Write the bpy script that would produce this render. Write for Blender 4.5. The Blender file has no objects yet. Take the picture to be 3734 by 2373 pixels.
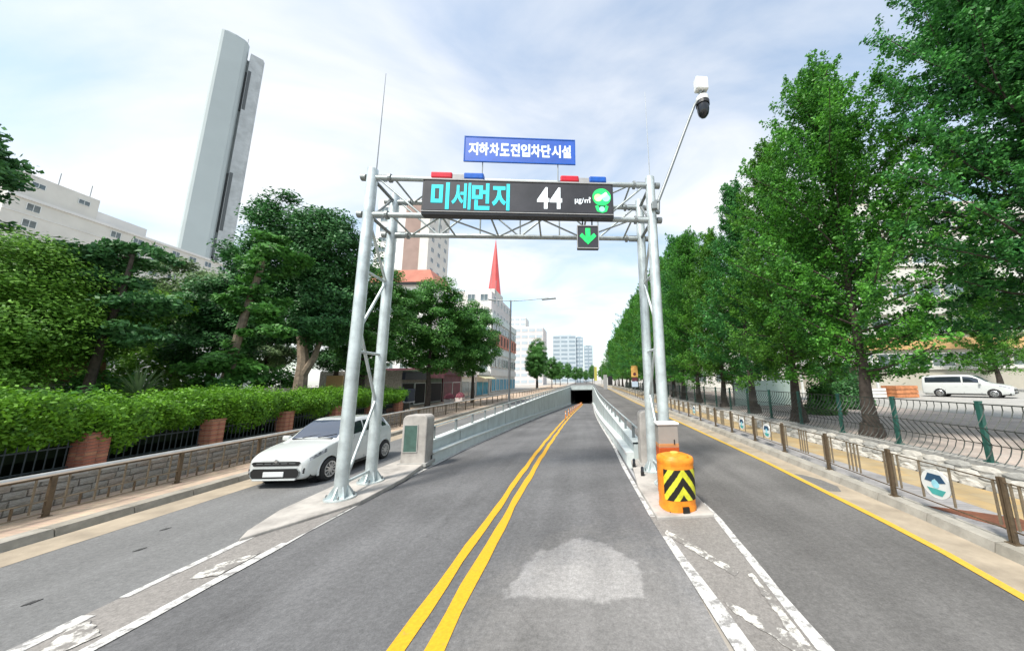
import bpy, math, random
import numpy as np
from mathutils import Matrix, Vector
R = math.radians
random.seed(7)
rng = np.random.default_rng(11)
SC = bpy.context.scene
COL = SC.collection

# ------------------------------------------------------------------ camera
cam_d = bpy.data.cameras.new('camera')
cam = bpy.data.objects.new('camera', cam_d); COL.objects.link(cam)
cam_d.sensor_fit = 'HORIZONTAL'; cam_d.sensor_width = 36.0
cam_d.lens = 36.0 * 1170.0 / 3734.0
cam_d.shift_x = -(2120.0 - 1867.0) / 3734.0
cam_d.clip_start = 0.05; cam_d.clip_end = 6000
cam.matrix_world = Matrix.Translation((0, 0, 2.5)) @ Matrix.Rotation(R(90 + 9.6), 4, 'X') @ Matrix.Rotation(R(-1.0), 4, 'Z')
SC.camera = cam

# ------------------------------------------------------------------ sky, sun, exposure
SUN_EL, SUN_AZ = 56.0, 215.0          # azimuth clockwise from +Y: behind the camera, to the left
w = bpy.data.worlds.new('World'); SC.world = w; w.use_nodes = True
nt = w.node_tree; nt.nodes.clear()
def wn(t, **k):
    n = nt.nodes.new(t)
    for a, b in k.items(): setattr(n, a, b)
    return n
wo = wn('ShaderNodeOutputWorld'); bg = wn('ShaderNodeBackground'); bg.inputs[1].default_value = 0.15
sky = wn('ShaderNodeTexSky'); sky.sky_type = 'NISHITA'; sky.sun_disc = False
sky.sun_elevation = R(SUN_EL); sky.sun_rotation = R(SUN_AZ); sky.air_density = 1.0; sky.dust_density = 1.2; sky.ozone_density = 0.6
tc = wn('ShaderNodeTexCoord'); sep = wn('ShaderNodeSeparateXYZ')
nt.links.new(tc.outputs['Generated'], sep.inputs[0])
add = wn('ShaderNodeMath', operation='ADD'); add.inputs[1].default_value = 0.22
mx = wn('ShaderNodeMath', operation='MAXIMUM'); mx.inputs[1].default_value = 0.0
nt.links.new(sep.outputs[2], mx.inputs[0]); nt.links.new(mx.outputs[0], add.inputs[0])
dx = wn('ShaderNodeMath', operation='DIVIDE'); dy = wn('ShaderNodeMath', operation='DIVIDE')
nt.links.new(sep.outputs[0], dx.inputs[0]); nt.links.new(add.outputs[0], dx.inputs[1])
nt.links.new(sep.outputs[1], dy.inputs[0]); nt.links.new(add.outputs[0], dy.inputs[1])
cmb = wn('ShaderNodeCombineXYZ'); nt.links.new(dx.outputs[0], cmb.inputs[0]); nt.links.new(dy.outputs[0], cmb.inputs[1])
mp = wn('ShaderNodeMapping'); mp.inputs['Location'].default_value = (3.1, 1.7, 0.4); mp.inputs['Rotation'].default_value = (0, 0, R(35)); mp.inputs['Scale'].default_value = (0.75, 1.35, 1)
nt.links.new(cmb.outputs[0], mp.inputs[0])
nz = wn('ShaderNodeTexNoise'); nz.inputs['Scale'].default_value = 1.5; nz.inputs['Detail'].default_value = 7; nz.inputs['Roughness'].default_value = 0.52; nz.inputs['Distortion'].default_value = 0.5
nt.links.new(mp.outputs[0], nz.inputs['Vector'])
rp = wn('ShaderNodeValToRGB'); rp.color_ramp.elements[0].position = 0.36; rp.color_ramp.elements[0].color = (0.24, 0.24, 0.24, 1)
rp.color_ramp.elements[1].position = 0.64; rp.color_ramp.elements[1].color = (0.9, 0.9, 0.9, 1)
nt.links.new(nz.outputs[0], rp.inputs[0])
mixc = wn('ShaderNodeMixRGB'); mixc.inputs[2].default_value = (4.0, 4.02, 4.05, 1)
tint = wn('ShaderNodeMixRGB', blend_type='MULTIPLY'); tint.inputs[0].default_value = 1.0; tint.inputs[2].default_value = (1.06, 1.14, 1.06, 1)
nt.links.new(sky.outputs[0], tint.inputs[1]); nt.links.new(rp.outputs[0], mixc.inputs[0]); nt.links.new(tint.outputs[0], mixc.inputs[1])
nt.links.new(mixc.outputs[0], bg.inputs[0]); nt.links.new(bg.outputs[0], wo.inputs[0])

sun_d = bpy.data.lights.new('sun', 'SUN'); sun_d.energy = 2.9; sun_d.angle = R(10); sun_d.color = (1.0, 0.95, 0.87)
sun = bpy.data.objects.new('sun', sun_d); COL.objects.link(sun)
_d = Vector((math.sin(R(SUN_AZ)) * math.cos(R(SUN_EL)), math.cos(R(SUN_AZ)) * math.cos(R(SUN_EL)), math.sin(R(SUN_EL))))
sun.rotation_euler = _d.to_track_quat('Z', 'Y').to_euler()
vs = SC.view_settings; vs.view_transform = 'Standard'; vs.look = 'None'; vs.gamma = 1.0; vs.exposure = 0.92; vs.use_curve_mapping = False
SC.cycles.max_bounces = 6; SC.cycles.transparent_max_bounces = 6

# ------------------------------------------------------------------ materials
MATS = {}
def mat(name, col, rough=0.6, metal=0.0, var=0.12, scale=6.0, bump=0.0, bscale=40.0, col2=None, emit=0.0, spec=0.5, coat=0.0, detail=6, lo=0.35, hi=0.65):
    if name in MATS: return MATS[name]
    m = bpy.data.materials.new(name); m.use_nodes = True; t = m.node_tree; n = t.nodes; L = t.links
    b = n['Principled BSDF']
    b.inputs['Roughness'].default_value = rough; b.inputs['Metallic'].default_value = metal
    b.inputs['Specular IOR Level'].default_value = spec; b.inputs['Coat Weight'].default_value = coat
    c = tuple(col) + (1,)
    tcn = n.new('ShaderNodeTexCoord')
    if var > 0 or col2:
        no = n.new('ShaderNodeTexNoise'); no.inputs['Scale'].default_value = scale; no.inputs['Detail'].default_value = detail; no.inputs['Roughness'].default_value = 0.62
        L.new(tcn.outputs['Object'], no.inputs['Vector'])
        r = n.new('ShaderNodeValToRGB'); r.color_ramp.elements[0].position = lo; r.color_ramp.elements[1].position = hi
        a = tuple(x * (1 - var) for x in col) + (1,)
        z = (tuple(col2) + (1,)) if col2 else tuple(min(1, x * (1 + var)) for x in col) + (1,)
        r.color_ramp.elements[0].color = a; r.color_ramp.elements[1].color = z
        L.new(no.outputs[0], r.inputs[0]); L.new(r.outputs[0], b.inputs['Base Color'])
        if emit: L.new(r.outputs[0], b.inputs['Emission Color'])
    else:
        b.inputs['Base Color'].default_value = c
        if emit: b.inputs['Emission Color'].default_value = c
    b.inputs['Emission Strength'].default_value = emit
    if bump > 0:
        bn = n.new('ShaderNodeTexNoise'); bn.inputs['Scale'].default_value = bscale; bn.inputs['Detail'].default_value = 5
        L.new(tcn.outputs['Object'], bn.inputs['Vector'])
        bp = n.new('ShaderNodeBump'); bp.inputs['Strength'].default_value = bump; bp.inputs['Distance'].default_value = 0.02
        L.new(bn.outputs[0], bp.inputs['Height']); L.new(bp.outputs[0], b.inputs['Normal'])
    MATS[name] = m
    return m

def asphalt(name, base, streak=0.12, seed=0.0, worn=None, patch=None):
    m = bpy.data.materials.new(name); m.use_nodes = True; t = m.node_tree; n = t.nodes; L = t.links
    b = n['Principled BSDF']; b.inputs['Roughness'].default_value = 0.88; b.inputs['Specular IOR Level'].default_value = 0.3
    tcn = n.new('ShaderNodeTexCoord')
    def noise(sc, mapping=None, det=5, rough=.6):
        no = n.new('ShaderNodeTexNoise'); no.inputs['Scale'].default_value = sc; no.inputs['Detail'].default_value = det; no.inputs['Roughness'].default_value = rough
        mpn = n.new('ShaderNodeMapping'); mpn.inputs['Location'].default_value = (seed, seed * 1.7, 0)
        if mapping: mpn.inputs['Scale'].default_value = mapping
        L.new(tcn.outputs['Object'], mpn.inputs[0]); L.new(mpn.outputs[0], no.inputs['Vector']); return no
    def ramp(src, p0, v0, p1, v1):
        r = n.new('ShaderNodeValToRGB'); e = r.color_ramp.elements
        e[0].position = p0; e[1].position = p1; e[0].color = (v0, v0, v0, 1); e[1].color = (v1, v1, v1, 1)
        L.new(src.outputs[0], r.inputs[0]); return r
    def mul(a, c):
        x = n.new('ShaderNodeMixRGB'); x.blend_type = 'MULTIPLY'; x.inputs[0].default_value = 1
        L.new(a, x.inputs[1]); L.new(c, x.inputs[2]); return x.outputs[0]
    col = n.new('ShaderNodeRGB'); col.outputs[0].default_value = tuple(base) + (1,)
    big = ramp(noise(0.35, det=4), .35, 1 - streak, .68, 1 + streak)
    lane = ramp(noise(1.3, (1.0, 0.045, 1)), .38, 1 - streak * .7, .66, 1 + streak * .6)
    grain = ramp(noise(46, det=3, rough=.75), .3, .80, .72, 1.22)
    speck = ramp(noise(13, det=6, rough=.7), .33, .86, .68, 1.14)
    o = mul(mul(mul(mul(col.outputs[0], big.outputs[0]), lane.outputs[0]), grain.outputs[0]), speck.outputs[0])
    if worn:      # (x, y, radius, factor): an area rubbed down to paler stone
        mpn = n.new('ShaderNodeMapping'); mpn.vector_type = 'POINT'; sc_ = 1.0 / worn[2]; mpn.inputs['Location'].default_value = (-worn[0] * sc_, -worn[1] * sc_ * .55, 0); mpn.inputs['Scale'].default_value = (sc_, sc_ * .55, 0)
        L.new(tcn.outputs['Object'], mpn.inputs[0]); gr_ = n.new('ShaderNodeTexGradient'); gr_.gradient_type = 'SPHERICAL'; L.new(mpn.outputs[0], gr_.inputs[0])
        wn_ = noise(2.4, det=7, rough=.7); ad_ = n.new('ShaderNodeMath'); ad_.operation = 'MULTIPLY_ADD'; ad_.inputs[1].default_value = 1.5; L.new(gr_.outputs[1], ad_.inputs[0])
        sb_ = n.new('ShaderNodeMath'); sb_.operation = 'SUBTRACT'; sb_.inputs[1].default_value = .5; L.new(wn_.outputs[0], sb_.inputs[0]); L.new(sb_.outputs[0], ad_.inputs[2])
        rw = n.new('ShaderNodeValToRGB'); rw.color_ramp.elements[0].position = .25; rw.color_ramp.elements[0].color = (1, 1, 1, 1); rw.color_ramp.elements[1].position = .75; rw.color_ramp.elements[1].color = (worn[3] * 1.03, worn[3], worn[3] * .95, 1)
        L.new(ad_.outputs[0], rw.inputs[0]); o = mul(o, rw.outputs[0])
    if patch:     # (x, y, rx, ry, y_cut, factor): an old skim repair with a ragged rim
        sp = n.new('ShaderNodeSeparateXYZ'); L.new(tcn.outputs['Object'], sp.inputs[0])
        def M(op, a_, b_=None, c_=None):
            q = n.new('ShaderNodeMath'); q.operation = op
            for i_, v_ in enumerate((a_, b_, c_)):
                if v_ is None: continue
                if isinstance(v_, (int, float)): q.inputs[i_].default_value = v_
                else: L.new(v_, q.inputs[i_])
            return q.outputs[0]
        nn_ = M('SUBTRACT', noise(3.2, det=6, rough=.65).outputs[0], .5); n2_ = M('SUBTRACT', noise(1.15, det=3).outputs[0], .5)
        ex = M('POWER', M('ABSOLUTE', M('DIVIDE', M('SUBTRACT', sp.outputs[0], patch[0]), patch[2])), 2.0); ey = M('POWER', M('ABSOLUTE', M('DIVIDE', M('SUBTRACT', sp.outputs[1], patch[1]), patch[3])), 2.2)
        rr_ = M('ADD', M('ADD', M('ADD', ex, ey), M('MULTIPLY', nn_, .8)), M('MULTIPLY', n2_, 1.5)); m1 = n.new('ShaderNodeMapRange'); m1.interpolation_type = 'SMOOTHSTEP'; m1.inputs[1].default_value = 1.04; m1.inputs[2].default_value = .84; L.new(rr_, m1.inputs[0])
        m2 = n.new('ShaderNodeMapRange'); m2.interpolation_type = 'SMOOTHSTEP'; m2.inputs[1].default_value = patch[4] - .05; m2.inputs[2].default_value = patch[4] + .05; L.new(M('ADD', sp.outputs[1], M('ADD', M('MULTIPLY', nn_, .35), M('MULTIPLY', n2_, .5))), m2.inputs[0])
        mk = M('MULTIPLY', m1.outputs[0], m2.outputs[0]); mk = M('MULTIPLY_ADD', mk, patch[5] - 1.0, 1.0)
        vm = n.new('ShaderNodeMixRGB'); vm.blend_type = 'MULTIPLY'; vm.inputs[0].default_value = 1; L.new(o, vm.inputs[1]); L.new(mk, vm.inputs[2]); o = vm.outputs[0]
    ag = ramp(noise(19, det=2, rough=.5), .40, .94, .62, 1.07); o = mul(o, ag.outputs[0])
    # thin dark cracks
    vo = n.new('ShaderNodeTexVoronoi'); vo.feature = 'DISTANCE_TO_EDGE'; vo.inputs['Scale'].default_value = 0.38
    wob = noise(1.6, det=5); mixv = n.new('ShaderNodeMixRGB'); mixv.inputs[0].default_value = 0.35
    L.new(tcn.outputs['Object'], mixv.inputs[1]); L.new(wob.outputs[1], mixv.inputs[2]); L.new(mixv.outputs[0], vo.inputs['Vector'])
    ck = n.new('ShaderNodeValToRGB'); ck.color_ramp.elements[0].position = 0.0; ck.color_ramp.elements[1].position = 0.004
    ck.color_ramp.elements[0].color = (.86, .86, .86, 1); ck.color_ramp.elements[1].color = (1, 1, 1, 1)
    L.new(vo.outputs[0], ck.inputs[0]); o = mul(o, ck.outputs[0])
    L.new(o, b.inputs['Base Color'])
    bn = noise(60, det=4, rough=.7); bp = n.new('ShaderNodeBump'); bp.inputs['Strength'].default_value = .5; bp.inputs['Distance'].default_value = .012
    L.new(bn.outputs[0], bp.inputs['Height']); L.new(bp.outputs[0], b.inputs['Normal'])
    return m

def worn_paint(name, col, under, amount=0.5, scale=9.0):
    """paint that has flaked off to the asphalt below, in blotches"""
    m = bpy.data.materials.new(name); m.use_nodes = True; t = m.node_tree; n = t.nodes; L = t.links
    b = n['Principled BSDF']; b.inputs['Roughness'].default_value = 0.7
    tcn = n.new('ShaderNodeTexCoord')
    no = n.new('ShaderNodeTexNoise'); no.inputs['Scale'].default_value = scale; no.inputs['Detail'].default_value = 9; no.inputs['Roughness'].default_value = 0.75
    L.new(tcn.outputs['Object'], no.inputs['Vector'])
    r = n.new('ShaderNodeValToRGB'); p = amount
    r.color_ramp.elements[0].position = p - .03; r.color_ramp.elements[1].position = p + .04
    r.color_ramp.elements[0].color = tuple(under) + (1,); r.color_ramp.elements[1].color = tuple(col) + (1,)
    L.new(no.outputs[0], r.inputs[0])
    n2 = n.new('ShaderNodeTexNoise'); n2.inputs['Scale'].default_value = 30; n2.inputs['Detail'].default_value = 4
    L.new(tcn.outputs['Object'], n2.inputs['Vector'])
    r2 = n.new('ShaderNodeValToRGB'); r2.color_ramp.elements[0].position = .3; r2.color_ramp.elements[0].color = (.8, .8, .8, 1); r2.color_ramp.elements[1].position = .7
    L.new(n2.outputs[0], r2.inputs[0])
    x = n.new('ShaderNodeMixRGB'); x.blend_type = 'MULTIPLY'; x.inputs[0].default_value = 1
    L.new(r.outputs[0], x.inputs[1]); L.new(r2.outputs[0], x.inputs[2]); L.new(x.outputs[0], b.inputs['Base Color'])
    return m

def paver(name, c1, c2, mortar, sx=0.22, sy=0.11, rot=0):
    m = bpy.data.materials.new(name); m.use_nodes = True; t = m.node_tree; n = t.nodes; L = t.links
    b = n['Principled BSDF']; b.inputs['Roughness'].default_value = 0.85
    tcn = n.new('ShaderNodeTexCoord'); mpn = n.new('ShaderNodeMapping'); mpn.inputs['Rotation'].default_value = (0, 0, rot)
    L.new(tcn.outputs['Object'], mpn.inputs[0])
    br = n.new('ShaderNodeTexBrick'); br.inputs['Scale'].default_value = 1.0; br.inputs['Brick Width'].default_value = sx; br.inputs['Row Height'].default_value = sy
    br.inputs['Mortar Size'].default_value = 0.006; br.inputs['Color1'].default_value = tuple(c1) + (1,); br.inputs['Color2'].default_value = tuple(c2) + (1,); br.inputs['Mortar'].default_value = tuple(mortar) + (1,)
    L.new(mpn.outputs[0], br.inputs['Vector'])
    no = n.new('ShaderNodeTexNoise'); no.inputs['Scale'].default_value = 1.3; no.inputs['Detail'].default_value = 6
    L.new(tcn.outputs['Object'], no.inputs['Vector'])
    r = n.new('ShaderNodeValToRGB'); r.color_ramp.elements[0].position = .3; r.color_ramp.elements[0].color = (.72, .72, .72, 1); r.color_ramp.elements[1].position = .7; r.color_ramp.elements[1].color = (1.15, 1.13, 1.1, 1)
    L.new(no.outputs[0], r.inputs[0])
    x = n.new('ShaderNodeMixRGB'); x.blend_type = 'MULTIPLY'; x.inputs[0].default_value = 1
    L.new(br.outputs[0], x.inputs[1]); L.new(r.outputs[0], x.inputs[2]); L.new(x.outputs[0], b.inputs['Base Color'])
    return m

def leafmat(name, dark, light, trans=0.25, clump=1.2):
    m = bpy.data.materials.new(name); m.use_nodes = True; t = m.node_tree; n = t.nodes; L = t.links
    b = n['Principled BSDF']; b.inputs['Roughness'].default_value = 0.5; b.inputs['Specular IOR Level'].default_value = 0.35
    ge = n.new('ShaderNodeNewGeometry'); tcn = n.new('ShaderNodeTexCoord')
    no = n.new('ShaderNodeTexNoise'); no.inputs['Scale'].default_value = clump; no.inputs['Detail'].default_value = 3
    L.new(tcn.outputs['Object'], no.inputs['Vector'])
    ad = n.new('ShaderNodeMath'); ad.operation = 'MULTIPLY_ADD'; ad.inputs[1].default_value = 0.75; 
    L.new(ge.outputs['Random Per Island'], ad.inputs[0])
    sb = n.new('ShaderNodeMath'); sb.operation = 'MULTIPLY_ADD'; sb.inputs[1].default_value = 1.3; sb.inputs[2].default_value = -0.55
    L.new(no.outputs[0], sb.inputs[0]); L.new(sb.outputs[0], ad.inputs[2])
    r = n.new('ShaderNodeValToRGB'); r.color_ramp.elements[0].position = .05; r.color_ramp.elements[1].position = .95
    r.color_ramp.elements[0].color = tuple(dark) + (1,); r.color_ramp.elements[1].color = tuple(light) + (1,)
    L.new(ad.outputs[0], r.inputs[0]); L.new(r.outputs[0], b.inputs['Base Color'])
    tr = n.new('ShaderNodeBsdfTranslucent'); L.new(r.outputs[0], tr.inputs[0])
    ms = n.new('ShaderNodeMixShader'); ms.inputs[0].default_value = trans
    L.new(b.outputs[0], ms.inputs[1]); L.new(tr.outputs[0], ms.inputs[2]); L.new(ms.outputs[0], n['Material Output'].inputs[0])
    return m

A_RAMP = asphalt('asphalt_ramp', (.128, .127, .129), .20, 3.0, (.1, 2.6, 2.4, 1.4), (-.12, 4.3, .86, 1.32, 4.22, 1.6))
A_LEFT = asphalt('asphalt_left', (.165, .165, .163), .13, 9.0)
A_RIGHT = asphalt('asphalt_right', (.132, .127, .122), .2, 15.0)
A_DARK = asphalt('asphalt_scar', (.05, .05, .05), .1, 5.0)
A_PATCH = asphalt('asphalt_patch', (.245, .238, .226), .14, 21.0)
A_GORE = asphalt('gore_surface', (.225, .21, .195), .12, 27.0)
A_OLD = asphalt('asphalt_worn', (.165, .16, .152), .14, 33.0)
YELLOW = worn_paint('yellow_paint', (.68, .36, .008), (.40, .25, .06), .37, 9)
YELLOW2 = worn_paint('yellow_paint_kerb', (.62, .39, .045), (.4, .29, .12), .38, 12)
WHITE = worn_paint('white_paint', (.58, .57, .545), (.27, .26, .25), .45, 7)
WHITEW = worn_paint('white_paint_flaked', (.64, .62, .57), (.22, .205, .19), .50, 4.5)
CONC = mat('concrete', (.33, .322, .30), .85, var=.14, scale=3, bump=.25, bscale=30)
CONCP = mat('concrete_pale', (.335, .312, .285), .85, var=.30, scale=1.7, detail=10, lo=.3, hi=.6, bump=.2, bscale=30)
GUTTER = mat('gutter_concrete', (.33, .275, .205), .85, var=.22, scale=1.6, detail=9, bump=.2)
KERB = mat('kerb_granite', (.40, .39, .365), .8, var=.15, scale=9, bump=.2, bscale=60)
KERBS = mat('kerb_granite_weathered', (.27, .25, .21), .85, var=.2, scale=4, bump=.2, bscale=60)
KERBM = mat('kerb_granite_mid', (.31, .29, .25), .85, var=.2, scale=4, bump=.2, bscale=60)
PAV_L = paver('paver_left', (.50, .36, .28), (.54, .43, .31), (.34, .29, .23), .23, .115)
PAV_R = paver('paver_right', (.27, .265, .27), (.32, .31, .315), (.21, .205, .205), .2, .1)
PAV_T = paver('paver_tactile', (.40, .28, .13), (.36, .29, .18), (.28, .23, .16), .3, .3)
PAV_P = paver('paver_plaza', (.46, .38, .34), (.42, .37, .34), (.27, .25, .22), .25, .12)
EARTH = mat('earth', (.16, .15, .075), .95, var=.3, scale=3, col2=(.10, .15, .045))
GALV = mat('galvanised_steel', (.52, .57, .57), .45, .5, var=.24, scale=2.6, spec=.5, detail=9, lo=.3, hi=.6)
GALVSH = mat('galvanised_shaded', (.36, .40, .40), .5, .5, var=.15, scale=4)  # truss steel: its shadow side is put into a darker colour
GALVD = mat('galvanised_dark', (.23, .25, .25), .5, .5, var=.15, scale=4)
AQUA = mat('ramp_wall_tile', (.46, .515, .51), .55, var=.14, scale=.9, detail=9)
AQUAC = mat('ramp_kerb_paint', (.58, .625, .61), .6, var=.10, scale=3)
BRONZE = mat('railing_bronze', (.115, .082, .05), .55, .3, var=.25, scale=12)
BRONZE2 = mat('railing_bronze_light', (.20, .16, .11), .55, .3, var=.25, scale=12)
STEEL = mat('handrail_steel', (.70, .68, .66), .35, .6, var=.08)
BRICK = mat('brick_red', (.30, .115, .075), .85, var=.35, scale=5, bump=.2, bscale=80)
BRICKO = mat('brick_orange', (.36, .17, .10), .85, var=.3, scale=5, bump=.2, bscale=80)
MORTAR = mat('mortar', (.27, .25, .22), .9, var=.1)
STONE = mat('wall_stone', (.285, .27, .24), .9, var=.28, scale=7, bump=.4, bscale=30)
STONE2 = mat('wall_stone_warm', (.31, .275, .235), .9, var=.28, scale=7, bump=.4, bscale=30)
STONEP = mat('rubble_stone_pale', (.40, .38, .34), .9, var=.2, scale=4, bump=.5, bscale=18)
STONEP2 = mat('rubble_stone_grey', (.27, .265, .245), .9, var=.22, scale=4, bump=.5, bscale=18)
IRON = mat('wrought_iron', (.03, .042, .048), .5, .3, var=.2)
GREENP = mat('green_fence_paint', (.018, .095, .075), .4, var=.2, scale=8)
WIRE = mat('fence_wire', (.034, .040, .034), .6, .2, var=.2, scale=14)
BLACK = mat('black_plastic', (.012, .013, .014), .45, var=0)
RUBBER = mat('rubber', (.02, .02, .021), .8, var=.1)
GLASS = mat('tinted_glass', (.02, .026, .034), .04, 0, var=0, spec=.8)
GLASSW = mat('windscreen_glass', (.055, .07, .10), .05, 0, var=0, spec=.9)
WGLASS = mat('window_glass', (.10, .13, .14), .12, 0, var=.35, scale=.8, spec=.8)
CARW = mat('white_car_paint', (.54, .56, .55), .22, 0, var=0, coat=.6)
CHROME = mat('alloy', (.55, .56, .57), .3, .8, var=.1)
PLATE = mat('number_plate', (.62, .64, .64), .5, var=.03)
LAMP = mat('headlamp_glass', (.16, .17, .20), .1, .1, var=.5, scale=11, col2=(.55, .56, .6), spec=.9)
LEDBOX = mat('display_casing', (.022, .022, .025), .45, var=.2, scale=2)
LEDFACE = mat('display_face', (.032, .031, .036), .35, var=.3, scale=1.4)
CYAN = mat('cyan_led', (.0, .50, .58), .5, var=.14, scale=7, emit=.30)
WLED = mat('white_led', (.75, .82, .86), .5, var=.1, scale=9, emit=.3)
GLED = mat('green_led', (.005, .62, .12), .5, var=.35, scale=9, emit=.35)
GLED2 = mat('pale_green_led', (.22, .8, .5), .5, var=.2, scale=12, emit=.55)
YLED = mat('yellow_led', (.65, .75, .25), .5, var=.2, scale=12, emit=.5)
PLED = mat('pink_led', (.8, .62, .66), .5, var=.2, scale=12, emit=.5)
BLUES = mat('sign_blue', (.002, .075, .42), .45, var=.12, scale=3)
WSIGN = mat('sign_white', (.72, .80, .88), .5, var=.05)
REDL = mat('red_lens', (.55, .012, .03), .25, var=.15, scale=9)
BLUEL = mat('blue_lens', (.006, .09, .42), .25, var=.15, scale=9)
GREYP = mat('grey_plastic', (.32, .32, .32), .5, var=.1)
WPLAS = mat('white_plastic', (.70, .71, .69), .45, var=.05)
ORANGE = mat('orange_plastic', (.72, .22, .012), .5, var=.28, scale=7, detail=9, lo=.25, hi=.6)
ORANGED = mat('orange_dark', (.42, .075, .01), .5, var=.2, scale=4)
CHEVY = mat('chevron_yellow', (.56, .55, .03), .45, var=.22, scale=8, lo=.25, hi=.6)
CHEVB = mat('chevron_black', (.012, .01, .008), .5, var=0)
TAUPE = mat('cabinet_taupe', (.26, .24, .215), .55, var=.1, scale=2)
PANELG = mat('green_panel', (.06, .115, .095), .4, var=.2, scale=5)
RUST = mat('rust_plate', (.15, .055, .028), .9, var=.35, scale=5, bump=.3)
BARK = mat('bark', (.062, .049, .040), .95, var=.35, scale=6, bump=.8, bscale=16)
BARKP = mat('bark_pale', (.22, .175, .13), .95, var=.3, scale=5, bump=.6, bscale=14)
TOWERL = mat('tower_grey', (.40, .45, .455), .8, var=.05, scale=.06)
TOWERD = mat('tower_mottled', (.40, .425, .435), .85, var=.16, scale=.35, detail=9)
TOWERS = mat('tower_slot', (.09, .10, .105), .8, var=.1)
CREAM = mat('wall_cream', (.60, .585, .54), .85, var=.06, scale=.3)
CREAMW = mat('wall_offwhite', (.66, .65, .63), .85, var=.05, scale=.3)
PINKW = mat('wall_pinkish', (.62, .57, .56), .85, var=.05, scale=.3)
BROWNW = mat('wall_brown', (.30, .215, .185), .85, var=.1, scale=.3)
TERRA = mat('wall_terracotta', (.56, .22, .16), .8, var=.12, scale=.6)
ORANGEW = mat('wall_orange', (.58, .36, .16), .8, var=.1, scale=.6)
SPIRE = mat('spire_red', (.62, .085, .08), .5, var=.12, scale=.4)
BLUEGR = mat('wall_bluegrey', (.42, .48, .52), .7, var=.07, scale=.2)
BLUEDK = mat('wall_slate', (.24, .30, .35), .5, var=.1, scale=.2)
MINT = mat('mint_panel', (.50, .62, .56), .7, var=.08, scale=1)
FRAME = mat('window_frame', (.68, .70, .69), .5, var=.04)
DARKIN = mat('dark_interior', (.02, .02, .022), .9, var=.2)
MAROON = mat('shop_maroon', (.10, .02, .035), .6, var=.3, scale=1)
SHOPG = mat('shop_green', (.035, .075, .035), .6, var=.3, scale=1)
SHOPP = mat('shop_pink', (.34, .10, .14), .6, var=.3, scale=1)
SHOPB = mat('shop_blue', (.03, .25, .38), .6, var=.3, scale=1)
NAVY = mat('navy', (.012, .018, .04), .5, var=.2)
AWN = mat('awning_cream', (.50, .47, .30), .8, var=.1, scale=1)
WOODB = mat('wood_brown', (.24, .13, .065), .8, var=.3, scale=3)
LG_GINK = leafmat('leaf_ginkgo', (0.027, 0.117, 0.024), (0.138, 0.415, 0.044), .38)
LG_GINK2 = leafmat('leaf_ginkgo_yellow', (0.038, 0.126, 0.019), (0.154, 0.390, 0.040), .36)
LG_GINK3 = leafmat('leaf_ginkgo_deep', (0.022, 0.107, 0.033), (0.100, 0.350, 0.066), .34)
LG_DARK = leafmat('leaf_dark', (0.023, 0.084, 0.028), (0.097, 0.278, 0.078), .22)
LG_MID = leafmat('leaf_mid', (0.035, 0.124, 0.026), (0.137, 0.358, 0.066), .3)
LG_LITE = leafmat('leaf_light', (0.078, 0.195, 0.026), (0.230, 0.461, 0.058), .34)
LG_HEDGE = leafmat('leaf_hedge', (0.049, 0.144, 0.011), (0.185, 0.413, 0.022), .32, 1.8)
LG_PINE = leafmat('leaf_pine', (0.026, 0.098, 0.033), (0.103, 0.257, 0.079), .2)
LG_SAGE = leafmat('leaf_sage', (0.091, 0.169, 0.065), (0.243, 0.346, 0.154), .25)

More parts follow.
